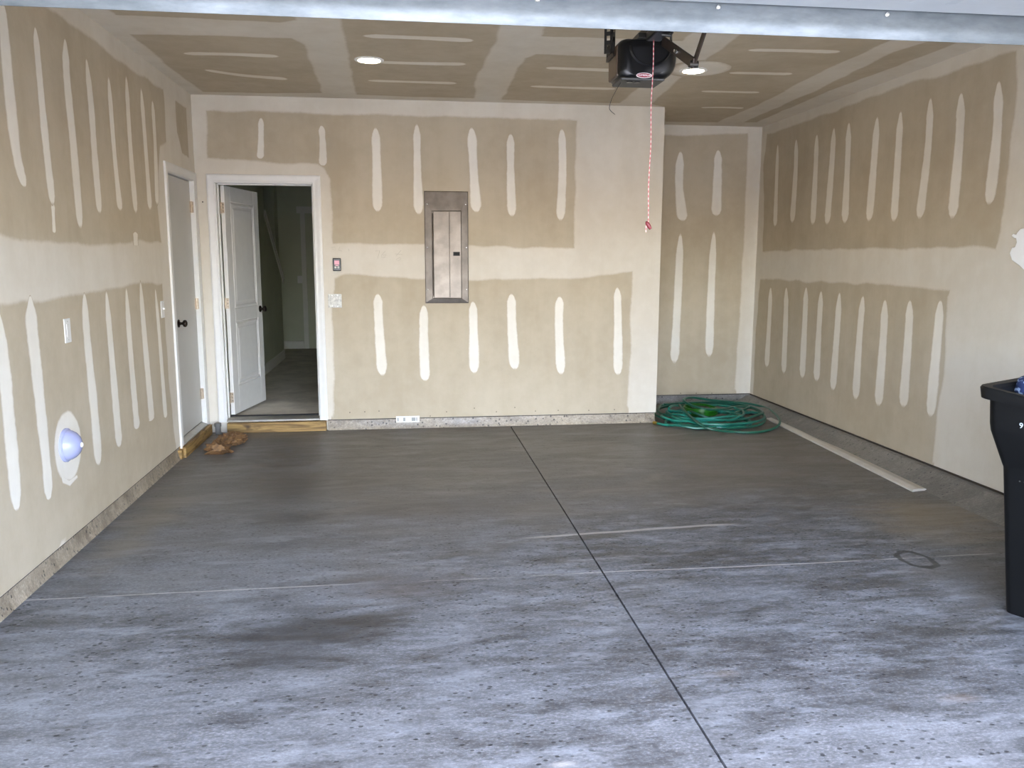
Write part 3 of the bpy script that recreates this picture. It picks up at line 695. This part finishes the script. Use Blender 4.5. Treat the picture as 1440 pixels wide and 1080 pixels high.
for i in range(9):
    u = i/8; c_ = q0.lerp(q1, u)+Vector((rb_.uniform(-0.012, 0.012), rb_.uniform(-0.01, 0.01), 0.018*math.sin(u*7))); r_ = 0.058-0.034*math.sin(math.pi*min(1, u*1.25))*0.6+0.022*u
    ax_ = (q1-q0).normalized(); sx_ = ax_.cross(Vector((0, 0, 1))).normalized(); ring = []
    for k in range(18):
        a = 2*math.pi*k/18+u*1.1; rr_ = r_*(1.0+(0.26 if k % 2 else -0.22)+rb_.uniform(-0.16, 0.16))
        p_ = c_+sx_*rr_*1.15*math.cos(a)+Vector((0, 0, 1))*rr_*0.72*math.sin(a); p_.z = max(p_.z, 0.002); ring.append(p_)
    rings.append(ring)
rings.append([q1.lerp(p_, 0.55)-ax_*0.05 for p_ in rings[-1]])
for r2 in rings[-1:]:
    for p_ in r2: p_.z = max(p_.z, 0.004)
MB().loft(rings).build('twisted_neck', 'bag', t)
# electrical panel
x0, x1, zb0, zt0 = 0.178, 0.560, 1.122, 2.090
t = thing('breaker_panel', ((x0+x1)/2, YB, zb0), 'brushed steel electrical breaker panel set in the back wall', 'panel')
def rect(xa, xb, za, zb, y): return [(xa, y, za), (xb, y, za), (xb, y, zb), (xa, y, zb)]
xi0, xi1, zi0, zi1 = x0+0.062, x1-0.060, zb0+0.042, zt0-0.165
MB().loft([rect(x0, x1, zb0, zt0, YB+0.001), rect(x0, x1, zb0, zt0, YB-0.005), rect(x0+0.006, x1-0.006, zb0+0.006, zt0-0.006, YB-0.007),
           rect(xi0, xi1, zi0, zi1, YB-0.015), rect(xi0+0.004, xi1-0.004, zi0+0.004, zi1-0.004, YB-0.012)]).build('cover', 'steel', t)
pd = MB().box(xi0+0.014, xi0+0.152, YB-0.018, YB-0.011, zi0+0.006, zi1-0.006).build('panel_door', 'steel', t, bevel=0.003)
MB().box(xi0+0.156, xi1-0.005, YB-0.017, YB-0.011, zi0+0.006, zi1-0.006).build('latch_strip', 'steel', t, bevel=0.002)
lp = onY((642, 357), YB); MB().box(lp.x-0.030, lp.x+0.028, YB-0.022, YB-0.016, lp.z-0.017, lp.z+0.017).build('latch', 'blackm', t, bevel=0.002)
MB().tube([(xi0+0.009, YB-0.015, zi0+0.02), (xi0+0.009, YB-0.015, zi1-0.02)], 0.004, 8).build('hinge', 'steel', t)
for xx, zz in ((x0+0.025, zt0-0.11), (x1-0.022, zt0-0.11), (x0+0.022, zt0-0.48), (x1-0.018, zt0-0.48), (x0+0.022, zb0+0.12), (x1-0.018, zb0+0.12)):
    MB().lathe([(0.006, 0), (0.005, 0.003), (0.001, 0.004)], (xx, YB-0.009, zz), (0, -1, 0), 10).build('screw', 'bolt', t)
# opener wall control
a, b = onY((468, 363), YB), onY((480, 381), YB)
t = thing('wall_control', ((a.x+b.x)/2, YB, b.z), 'small black door opener control with pink screen beside the doorway', 'control')
MB().box(a.x, b.x, YB-0.022, YB, b.z, a.z).build('body', 'black', t, bevel=0.006)
hh = a.z-b.z; ww = b.x-a.x
MB().box(a.x+ww*0.2, b.x-ww*0.2, YB-0.0235, YB-0.021, b.z+hh*0.5, b.z+hh*0.82).build('screen', 'pink', t, bevel=0.001)
for sx in (0.32, 0.68):
    MB().lathe([(0.0085, 0), (0.0085, 0.003), (0.005, 0.0045)], (a.x+ww*sx, YB-0.021, b.z+hh*0.28), (0, -1, 0), 16).build('button', 'plate', t, smooth=True)
MB().box(a.x+ww*0.3, b.x-ww*0.3, YB-0.0235, YB-0.021, b.z+hh*0.40, b.z+hh*0.45).build('logo_strip', 'pink', t)
# switch plates
def switch_plate(c, axis, w, h, gangs, label, toggles, mat='plate'):
    t = thing('switch_plate', c, label, 'switch')
    def bx(u0, u1, v0, v1, d0, d1):
        if axis == 'B': return MB().box(c[0]+u0, c[0]+u1, YB-d1, YB-d0, c[2]+v0, c[2]+v1)
        return MB().box(XL+d0, XL+d1, c[1]+u0, c[1]+u1, c[2]+v0, c[2]+v1)
    bx(-w/2, w/2, -h/2, h/2, 0, 0.006).build('plate', mat, t, bevel=0.003)
    for k in range(gangs):
        u = (k-(gangs-1)/2)*0.046
        if toggles:
            bx(u-0.006, u+0.006, -0.012, 0.012, 0.005, 0.0075).build('toggle_slot', 'plate', t)
            bx(u-0.004, u+0.004, -0.002, 0.010, 0.006, 0.020).build('toggle', 'plate', t, bevel=0.001)
        else:
            bx(u-0.0165, u+0.0165, -0.033, 0.033, 0.005, 0.008).build('rocker', mat, t, bevel=0.0015)
        for v in (-0.047, 0.047):
            cc = (c[0]+u, YB-0.006, c[2]+v) if axis == 'B' else (XL+0.006, c[1]+u, c[2]+v)
            MB().lathe([(0.003, 0), (0.003, 0.0008), (0.001, 0.001)], cc, (0, -1, 0) if axis == 'B' else (1, 0, 0), 8).build('screw', 'bolt', t)
    return t
p = onY((471, 423), YB); switch_plate((p.x, YB, p.z), 'B', 0.116, 0.118, 2, 'dusty white double switch plate beside the open doorway', False, 'grime')
p = onX((94, 465), XL); switch_plate((XL, p.y, p.z), 'L', 0.076, 0.124, 1, 'white single outlet plate on the left wall above the dome', False)
p = onX((228, 435), XL); switch_plate((XL, p.y, p.z), 'L', 0.074, 0.120, 1, 'white light switch beside the closed left door', True)
# dome on the left wall
p = onX((92, 626), XL)
t = thing('wall_dome', (XL, p.y, p.z), 'pale lavender plastic dome on the left wall inside a compound ring', 'dome')
MB().lathe([(0.086, 0), (0.086, 0.010), (0.080, 0.016)], (XL, p.y, p.z), (1, 0, 0), 40).build('base_ring', 'lav', t, smooth=True)
MB().lathe([(0.078, 0.014), (0.074, 0.030), (0.064, 0.048), (0.048, 0.064), (0.028, 0.074), (0.014, 0.077)], (XL, p.y, p.z), (1, 0, 0), 40).build('dome_cap', 'lav', t, smooth=True)
MB().lathe([(0.014, 0.075), (0.013, 0.081), (0.008, 0.085), (0.001, 0.086)], (XL, p.y, p.z), (1, 0, 0), 20).build('highlight_button', 'plate', t, smooth=True)  # white button painting the bright highlight at the dome tip
# recessed lamps
for q, lab in (((519, 84), 'lit round recessed ceiling light between two bare drywall panels'), ((975, 99), 'lit round recessed ceiling light beside the door opener')):
    p = onZ(q, ZC)
    lab = 'lit round recessed ceiling light above the wall with the doorway' if q[0] < 700 else 'lit round recessed ceiling light behind the black door opener'
    t = thing('recessed_light', (p.x, p.y, ZC), lab, 'light', 'recessed ceiling lights')
    MB().lathe([(0.100, 0), (0.100, 0.003), (0.092, 0.007), (0.076, 0.008), (0.074, 0.004)], p, (0, 0, -1), 36, False).build('trim_ring', 'ring', t, smooth=True)
    MB().lathe([(0.075, 0.001), (0.075, 0.005), (0.06, 0.009), (0.001, 0.011)], p, (0, 0, -1), 36).build('diffuser', 'lamp', t, smooth=True)
# sticker on the curb
a, b = onY((557, 587), YB-0.012), onY((590, 594), YB-0.012)
t = thing('paper_label', (a.x, YB-0.012, b.z), 'white printed paper label stuck on the back wall curb', 'label')
mb = MB().box(a.x, b.x, YB-0.013, YB-0.011, b.z+0.004, a.z+0.010); mb.build('paper', 'plate', t)
for k, (u, w) in enumerate(((0.05, 0.012), (0.30, 0.02), (0.66, 0.03), (0.80, 0.006), (0.86, 0.010))):
    xx = a.x+(b.x-a.x)*u; MB().box(xx, xx+w, YB-0.0136, YB-0.0129, b.z+0.014, a.z-0.004).build('print', 'barcode', t)
# white trim board on the floor
f1 = onZ((1283, 692), 0.0); f0 = onZ((1078, 590), 0.0)
dv = Vector((f0.x-f1.x, f0.y-f1.y, 0)); L = dv.length; dv.normalize(); nv = Vector((dv.y, -dv.x, 0))
rings = []
pr = [(0, 0.001), (0.115, 0.001), (0.115, 0.010), (0.095, 0.016), (0.075, 0.0145), (0.068, 0.018), (0.030, 0.018), (0.024, 0.015), (0.006, 0.016), (0, 0.012)]
P0 = Vector((f1.x, f1.y, 0))
for s in (0, L): rings.append([P0+dv*(s+(0.03*w/0.115 if s == 0 else 0))+nv*w+Vector((0, 0, h)) for w, h in pr])
tag(MB().loft(rings).build('trim_board', 'boardw', smooth=True), 'long white trim board lying on the floor along the right curb', 'board')

# ------------------------------------------------------------------ hoses
HC = Vector((2.86, 7.42, 0))
rnd = random.Random(11)
def coil(cx, cy, rx, ry, loops, z0, dz, wob, ph=0, n=14):
    pts = []
    for i in range(int(loops*n)+1):
        a = ph+2*math.pi*i/n; k = 1+rnd.uniform(-wob, wob)
        pts.append((cx+rx*k*math.cos(a)+rnd.uniform(-wob, wob)*0.15, cy+ry*k*math.sin(a), max(0.0135, z0+dz*i/n+rnd.uniform(-1, 1)*0.012)))
    return pts
t = thing('garden_hose', (HC.x, HC.y, 0), 'teal green garden hose heaped in loose coils in the recessed corner', 'hose')
pts = []
e0 = onZ((923, 595), 0.014); pts += [e0, onZ((940, 598), 0.014), onZ((958, 597), 0.014)]
for cx_, cy_, rx_, ry_, lp_, z_, ph_ in ((2.76, 7.16, 0.40, 0.25, 1.1, 0.014, -1.6), (2.84, 7.24, 0.33, 0.33, 1.15, 0.030, -1.0), (2.74, 7.32, 0.38, 0.26, 1.1, 0.048, -0.3), (2.90, 7.30, 0.44, 0.36, 1.1, 0.040, 0.5), (2.80, 7.22, 0.29, 0.20, 1.2, 0.066, 1.2), (2.84, 7.42, 0.36, 0.34, 1.0, 0.072, 2.8)):
    pts += coil(cx_, cy_, rx_, ry_, lp_, z_, 0.010, 0.035, ph_)
MB().tube(smooth_path(pts, 6), 0.0115, 8).build('hose_coils', 'hose', t, smooth=True)
d0 = (pts[0]-pts[1]).normalized()
MB().lathe([(0.0145, -0.012), (0.0145, 0.010), (0.017, 0.011), (0.017, 0.030), (0.012, 0.031)], pts[0], d0, 12).build('brass_coupling', 'brass', t, smooth=True)
t = thing('garden_hose', (3.0, 7.4, 0), 'dark green garden hose with wide loops reaching over the white trim board', 'hose')
pts = [onZ((955, 569), 0.13), onZ((966, 581), 0.11), onZ((985, 597), 0.07), onZ((1003, 604), 0.04), onZ((1030, 607), 0.014), onZ((1060, 608), 0.014), onZ((1083, 604), 0.014), onZ((1096, 596), 0.030), onZ((1093, 585), 0.040), onZ((1078, 574), 0.045), onZ((1055, 568), 0.06),
       onZ((1025, 565), 0.09), onZ((995, 562), 0.12), onZ((975, 559), 0.15), onZ((962, 561), 0.16), onZ((966, 567), 0.14), onZ((985, 574), 0.12), onZ((1010, 576), 0.10), onZ((1040, 572), 0.07), onZ((1062, 575), 0.05), onZ((1076, 588), 0.030),
       onZ((1066, 598), 0.016), onZ((1030, 602), 0.016), onZ((990, 602), 0.016), onZ((950, 594), 0.025), onZ((925, 585), 0.03), onZ((921, 580), 0.035), onZ((932, 573), 0.035), onZ((955, 570), 0.05), onZ((975, 580), 0.09), onZ((1000, 588), 0.06), onZ((1025, 584), 0.06), onZ((1052, 573), 0.07)]
pts += coil(2.90, 7.52, 0.50, 0.44, 1.3, 0.05, 0.014, 0.05, 0.5)
pts = [Vector(p) for p in pts]
for p in pts: p.y = min(p.y, YR-0.06); p.x = max(p.x, 2.16 if p.y < YB-0.05 else XC+0.03)
MB().tube(smooth_path(pts, 6), 0.0115, 8).build('hose_coils', 'hose2', t, smooth=True)
np_ = onZ((1061, 582), 0.03)
nz = MB().tube([np_+Vector((-0.10, 0.05, 0.01)), np_+Vector((-0.03, 0.015, 0.005)), np_, np_+Vector((0.03, -0.02, 0))], [0.013, 0.016, 0.022, 0.018], 12).build('nozzle', 'black', t, smooth=True)
MB().lathe([(0.012, 0), (0.012, 0.004), (0.001, 0.005)], np_+Vector((0.005, -0.022, 0.006)), (0.3, -1, 0.3), 12).build('chrome_cap', 'bolt', nz)
t = thing('cable_coil', (2.93, 7.52, 0), 'tight coil of bright green line lying in the middle of the hoses', 'coil')
cg = onZ((987, 580), 0.06)
pts = []
for i in range(9*18):
    a = 2*math.pi*i/18; k = i//18
    r = 0.155+0.012*math.sin(k*2.3); pts.append((cg.x+r*math.cos(a), cg.y+0.05+r*1.1*math.sin(a), 0.040+0.0075*i/18+0.004*math.sin(a*1.7+k)))
MB().tube(pts, 0.007, 6).build('coil_turns', 'cable', t, smooth=True)
MB().lathe([(0.10, 0.012), (0.10, 0.07), (0.09, 0.10), (0.05, 0.102)], (cg.x, cg.y+0.05, 0), seg=24).build('hub', 'blackm', t, smooth=True)

# ------------------------------------------------------------------ garage door, open overhead
YS, ZS0 = 2.45, onY((720, 34), 2.45).z
t = thing('garage_door', (XJ, YS, 2.26), 'open white sectional garage door overhead with a galvanized strut', 'garage door')
dz0 = ZS0+0.078
nsec = 4; sl_ = 0.535
for k in range(nsec):
    ya = YS-0.01-k*sl_
    s_ = MB().box(OP0+0.02, OP1-0.02, ya-sl_+0.004, ya, dz0, dz0+0.045).build('door_section', 'doorpaint', t, bevel=0.004)
    for j in range(8):
        xx = OP0+0.10+j*0.592
        MB().loft([[(xx, ya-0.46, dz0), (xx+0.49, ya-0.46, dz0), (xx+0.49, ya-0.08, dz0), (xx, ya-0.08, dz0)],
                   [(xx+0.02, ya-0.44, dz0-0.006), (xx+0.47, ya-0.44, dz0-0.006), (xx+0.47, ya-0.10, dz0-0.006), (xx+0.02, ya-0.10, dz0-0.006)]]).build('stamped_panel', 'doorpaint', s_)
# strut: rolled hat channel hanging under the top edge
prof = [(YS-0.004, dz0+0.03), (YS-0.004, dz0-0.008), (YS-0.002, ZS0+0.055), (YS-0.001, ZS0+0.038), (YS+0.001, ZS0+0.026), (YS+0.004, ZS0+0.014), (YS+0.010, ZS0),
        (YS+0.012, ZS0), (YS+0.013, ZS0+0.030), (YS+0.060, ZS0+0.034), (YS+0.060, ZS0+0.038), (YS+0.005, ZS0+0.040), (YS+0.001, dz0-0.006), (YS+0.001, dz0+0.03)]
su = MB().prism(prof, 0, OP0+0.03, OP1-0.03).build('strut', 'galv', t, smooth=True)
for q in (755, 1009, 1247, 500, 250):
    p = onY((q, 540-(540-12)), YS)
    MB().lathe([(0.0075, 0), (0.0075, 0.004), (0.004, 0.0065), (0.001, 0.007)], (p.x, YS-0.004, dz0-0.010), (0, -1, -0.25), 8).build('bolt', 'bolt', su)
for xx in (OP0-0.015, OP1-0.005):
    MB().box(xx, xx+0.02, YF+0.03, 3.1, dz0+0.01, dz0+0.06).build('track', 'galv', t)

# ------------------------------------------------------------------ door opener
XO = 0.95
YH = 3.30
hx0, hx1 = onY((870, 80), YH).x, onY((953, 80), YH).x
hzb = onY((905, 111), YH).z; hzt = onY((905, 62), YH).z+0.02
hyb = YH+0.165
XO = (hx0+hx1)/2
t = thing('garage_door_opener', (XO, YH, hzb), 'black garage door opener hanging from the ceiling above the red cord', 'opener')
hm = (hx1-hx0)
def sect(y, ins, drop=0.0, seg=6):
    xa, xb, za, zb = hx0+ins, hx1-ins, hzb+ins*0.4-drop, hzt-ins*0.2; out = []
    rl, rr = 0.03, 0.075
    for cx, cz, r, a0 in ((xa+rl, za+rl, rl, 180), (xb-rr, za+rr, rr, 270), (xb-rl, zb-rl, rl, 0), (xa+rl, zb-rl, rl, 90)):
        for k in range(seg+1):
            a = math.radians(a0+90*k/seg); out.append((cx+r*math.cos(a), y, cz+r*math.sin(a)))
    return out
head = MB().loft([sect(YH-0.012, 0.03), sect(YH, 0.010), sect(YH+0.02, 0.0), sect(YH+0.12, 0.0), sect(hyb-0.01, 0.004), sect(hyb, 0.02)]).build('head', 'black', t, smooth=True)
MB().box(hx0-0.004, hx0+0.012, YH+0.018, hyb-0.015, hzb+0.012, hzt-0.02).build('side_panel', 'brown', head, bevel=0.006)
MB().box(hx0+0.01, hx1-0.05, YH-0.004, hyb-0.02, hzb-0.006, hzb+0.006).build('bottom_cover', 'greyp', head, bevel=0.006)
for dx in (0.055, 0.085):
    MB().lathe([(0.013, 0), (0.013, 0.003)], (hx0+dx, YH+0.03, hzb-0.006), (0, 0, -1), 16).build('vent', 'black', head)
# bowl-shaped face
mb = MB(); cx = (hx0+hx1)/2+0.005; nseg = 20; rings = []
for (k, off) in ((1.0, 0.0), (0.93, 0.006), (0.86, 0.003)):
    ring = []
    for i in range(nseg+1):
        a = math.pi*(1+i/nseg); ring.append((cx+hm*0.36*k*math.cos(a), YH-0.012-off, hzt-0.03+(hzt-hzb-0.075)*k*math.sin(a)))
    rings.append(ring)
mb.loft(rings, cap=False, closed=False); mb.add(rings[-1], [tuple(range(nseg+1))])
mb.build('face_bowl', 'black', head, smooth=True)
lg = onY((906, 106), YH-0.014)
mb = MB(); mb.loft([[(lg.x+0.032*k*math.cos(a), y, lg.z+0.0095*k*math.sin(a)) for a in [2*math.pi*i/28 for i in range(28)]] for k, y in ((1, YH-0.010), (1, YH-0.0145))]); lo = mb.build('logo_badge', 'logowhite', head)
mb = MB(); mb.loft([[(lg.x+0.030*k*math.cos(a), y, lg.z+0.0080*k*math.sin(a)) for a in [2*math.pi*i/28 for i in range(28)]] for k, y in ((1, YH-0.012), (1, YH-0.0150))]); mb.build('badge_field', 'logored', lo)
text_mesh('CHAMBERLAIN', 0.0092, 0.0003).xf(Matrix.Translation((lg.x, YH-0.0153, lg.z)) @ Matrix.Rotation(math.pi/2, 4, 'X')).build('lettering', 'logowhite', lo)
# rail from the head toward the front wall, with its end bracket
rz = hzt+0.025
MB().box(XO-0.020, XO+0.020, 0.28, YH+0.20, rz-0.016, rz+0.018).build('rail', 'darkmetal', t, bevel=0.003)
MB().box(XO-0.05, XO+0.05, YH-0.03, YH+0.03, hzt-0.004, rz-0.010).build('rail_seat', 'darkmetal', t, bevel=0.002)
tr = MB().box(XO-0.030, XO+0.030, YH-0.24, YH-0.06, rz-0.050, rz-0.016).build('trolley', 'black', t, bevel=0.006)
MB().tube([(XO+0.03, YH-0.20, rz-0.05), (XO+0.02, YH-0.21, rz-0.065), (XO-0.01, YH-0.20, rz-0.06)], 0.006, 8).build('release_lever', 'greyp', tr, smooth=True)
# two-piece arm: from trolley down to the elbow, then up to the door bracket
ax_ = XO+0.028
A0 = onX((938, 62), ax_); A1 = onX((974, 88), ax_); A2 = onX((990, 40), ax_); A3 = Vector((ax_, YS+0.055, dz0+0.05))
def bar(p, q, w, th):
    p, q = Vector(p), Vector(q); d_ = (q-p).normalized(); n_ = Vector((1, 0, 0)); s_ = d_.cross(n_).normalized()*w/2; h_ = n_*th/2
    return MB().loft([[p-s_-h_, p+s_-h_, p+s_+h_, p-s_+h_], [q-s_-h_, q+s_-h_, q+s_+h_, q-s_+h_]])
ar = bar(A0+(A0-A1).normalized()*0.06, A1+(A1-A0).normalized()*0.012, 0.036, 0.008).build('arm_lower', 'brownsteel', t, bevel=0.002)
mid = A0+(A1-A0)*0.42
for k in (-0.010, 0.010):
    mp = mid+(A1-A0).normalized()*k
    MB().lathe([(0.007, 0), (0.007, 0.005), (0.003, 0.007)], mp+Vector((-0.004, 0, 0)), (-1, 0, 0), 10).build('arm_bolt', 'bolt', ar, smooth=True)
end = A1+(A2-A1)*1.25
bar(A1+Vector((0.006, 0, 0)), end+Vector((0.006, 0, 0)), 0.024, 0.008).build('arm_upper', 'brownsteel', t, bevel=0.002)
MB().lathe([(0.012, -0.012), (0.012, 0.018)], A1+Vector((0, 0, -0.005)), (1, 0, 0), 14).build('elbow_pin', 'darkmetal', t, smooth=True)
MB().box(ax_-0.02, ax_+0.035, min(end.y, YS+0.05)-0.05, max(end.y, YS+0.05)+0.03, end.z-0.01, end.z+0.02).build('door_bracket', 'darkmetal', t, bevel=0.002)
# perforated hanger from the ceiling
ha = onX((857, 71), hx0-0.02); hyy = min(max(ha.y, YH+0.05), hyb-0.05)
def perforated(x, y0, y1, za, zb, nm):
    mb = MB(); mb.box(x-0.0015, x+0.0015, y0, y0+0.010, za, zb); mb.box(x-0.0015, x+0.0015, y1-0.010, y1, za, zb)
    zz = za
    while zz < zb-0.02:
        mb.box(x-0.0015, x+0.0015, y0, y1, zz, min(zz+0.016, zb)); zz += 0.034
    return mb
p_ = perforated(0, 0, 0.034, ha.z-0.01, ZC, '')
p_.xf(Matrix.Translation((hx0-0.008, hyy, 0)) @ Matrix.Rotation(math.radians(60), 4, 'Z')).build('hanger_strap', 'darkmetal', t)
p_ = perforated(0, 0, 0.034, ha.z-0.01, ZC, '')
p_.xf(Matrix.Translation((hx0-0.008, hyy, 0)) @ Matrix.Rotation(math.radians(-30), 4, 'Z')).build('hanger_strap', 'darkmetal', t)
mb = MB(); 
for k in range(5): mb.box(hx0-0.012, hx0-0.008, hyy-0.03+k*0.026, hyy-0.020+k*0.026, hzt-0.05, hzt+0.012)
mb.box(hx0-0.012, hx0-0.008, hyy-0.03, hyy+0.086, hzt-0.055, hzt-0.042); mb.box(hx0-0.012, hx0-0.008, hyy-0.03, hyy+0.086, hzt, hzt+0.012)
mb.box(hx0-0.012, hx0+0.02, hyy-0.03, hyy+0.086, hzt-0.058, hzt-0.053)
mb.build('side_bracket', 'darkmetal', t)
p_ = perforated(0, 0, 0.034, hzt-0.01, ZC, ''); p_.xf(Matrix.Translation((hx1-0.01, hyy, 0)) @ Matrix.Rotation(math.radians(-30), 4, 'Z')).build('hanger_strap', 'darkmetal', t)
# loose antenna wire
wp = [onY(q, YH+0.05) for q in ((873, 116), (867, 126), (860, 140), (857, 151), (859, 156), (865, 161))]
MB().tube(smooth_path(wp, 5), 0.0013, 5).build('antenna_wire', 'wire', t)
# emergency cord with its red handle
c0 = onX((919, 60), XO-0.004); c0 = Vector((XO-0.004, c0.y, c0.z)); c1 = onY((911, 314), c0.y)
cd = thing('release_cord', c0, 'red and white release cord with a red handle hanging from the opener', 'cord')
pts = [c0+(c1-c0)*k/14+Vector((0.002*math.sin(k), 0, 0)) for k in range(15)]
pts[0] = Vector((c0.x, c0.y, c0.z+0.03))
MB().tube(pts, 0.0019, 6).build('cord', 'cord', cd, smooth=True)
hd = Vector((c1.x, c1.y, c1.z))
MB().tube([hd+Vector((-0.006, 0, 0.008)), hd+Vector((-0.003, 0, 0.001)), hd+Vector((0.005, 0, -0.011)), hd+Vector((0.012, 0, -0.022))], [0.004, 0.008, 0.0085, 0.006], 10).build('handle', 'red', cd, smooth=True)
MB().tube([hd+Vector((-0.006, 0, 0.004)), hd+Vector((-0.007, 0, -0.018)), hd+Vector((-0.006, 0, -0.036))], 0.002, 6).build('cord_end', 'cord', cd)

# ------------------------------------------------------------------ wheeled bin at the right
BC = Vector((2.563, 3.088, 0)); brot = math.radians(-62)
t = thing('wheeled_bin', (BC.x, BC.y, 0), 'tall black wheeled rubbish bin standing near the right wall', 'bin')
MXB = Matrix.Translation(BC) @ Matrix.Rotation(brot, 4, 'Z')
def rrect(x0, x1, y0, y1, z, r=0.05, seg=5):
    out = []
    for cx, cy_, a0 in ((x1-r, y1-r, 0), (x0+r, y1-r, 90), (x0+r, y0+r, 180), (x1-r, y0+r, 270)):
        for k in range(seg+1):
            a = math.radians(a0+90*k/seg); out.append((cx+r*math.cos(a), cy_+r*math.sin(a), z))
    return out
bw, bd, zr = 0.60, 0.46, 0.985
def tilt(p): return (p[0], p[1], p[2]-0.13*max(0, p[2]-0.62)/0.365*(p[0]+0.05))     # the mouth slopes away from the hinge
def bs(o, z, r=0.04): return [tilt(p) for p in rrect(-o, bw+o, -o, bd+o, z, r)]
body = MB().loft([bs(-0.004, 0.0, 0.03), bs(0.002, 0.03), bs(0.047, 0.645), bs(0.052, 0.66), bs(0.092, 0.80), bs(0.096, 0.83), bs(0.104, zr-0.01), bs(0.094, zr-0.01), bs(0.086, 0.84), bs(0.036, 0.64), bs(-0.012, 0.05)]).xf(MXB).build('body', 'bin', t, smooth=True)
MB().loft([bs(0.102, zr-0.052, 0.04), bs(0.128, zr-0.050, 0.045), bs(0.133, zr-0.01, 0.045), bs(0.128, zr, 0.045), bs(0.098, zr, 0.04), bs(0.092, zr-0.02, 0.04)], cap=False).xf(MXB).build('rim', 'bin', t, smooth=True)
for xx in (0.14, 0.36):
    MB().box(xx, xx+0.014, -0.058, 0.00, 0.14, 0.60).xf(MXB).build('rib', 'bin', t, bevel=0.004)
MB().box(0.11, bw-0.11, -0.112, -0.03, 0.70, 0.716).xf(MXB).build('grip_bar', 'bin', t, bevel=0.004)
for yy in (0.0, bd-0.05):
    w_ = MB().lathe([(0.03, 0), (0.125, 0.0), (0.13, 0.012), (0.13, 0.038), (0.125, 0.05), (0.03, 0.05)], (bw+0.20, yy, 0.131), (0, 1, 0), 28).xf(MXB).build('wheel', 'blackm', t, smooth=True)
    MB().lathe([(0.03, -0.004), (0.03, 0.054)], (bw+0.20, yy, 0.131), (0, 1, 0), 14).xf(MXB).build('hub', 'greyp', w_)
MB().tube([(bw+0.20, 0.0, 0.131), (bw+0.20, bd, 0.131)], 0.012, 10).xf(MXB).build('axle', 'darkmetal', t)
MB().tube([(bw+0.17, 0.03, zr-0.13), (bw+0.17, bd-0.03, zr-0.13)], 0.015, 12).xf(MXB).build('handle', 'bin', t, smooth=True)
MB().loft([rrect(bw+0.19, bw+0.22, -0.09, bd+0.06, zr-0.11, 0.012), rrect(bw+0.25, bw+0.28, -0.08, bd+0.05, 0.30, 0.014)]).xf(MXB).build('lid', 'bin', t, smooth=True)
r_ = MXB.inverted().to_3x3() @ (onY((1436, 599), 3.0)-EYE); o_ = MXB.inverted() @ EYE
k_ = (-0.0985-o_.y)/r_.y; l9 = o_+r_*k_
text_mesh('9', 0.032, 0.0008).xf(MXB @ Matrix.Translation((l9.x, -0.0985, l9.z)) @ Matrix.Rotation(math.pi/2, 4, 'X')).build('number', 'num', t)
for k in range(3):
    MB().lathe([(0.003, 0), (0.003, 0.002)], (0.035+0.018*k, -0.0445, 0.60), (0, -1, 0), 8).xf(MXB).build('rivet', 'greyp', t)
# patterned cloth in the bin
cc = MXB @ Vector((-0.028, 0.205, 0.95))
t = tag(lump((cc.x, cc.y, 0.968), (0.105, 0.065, 0.065), 4, 0.22, 3, 2.0).build('cloth_bundle', 'navy', smooth=True), 'navy blue patterned cloth heaped in the top of the black bin', 'cloth')
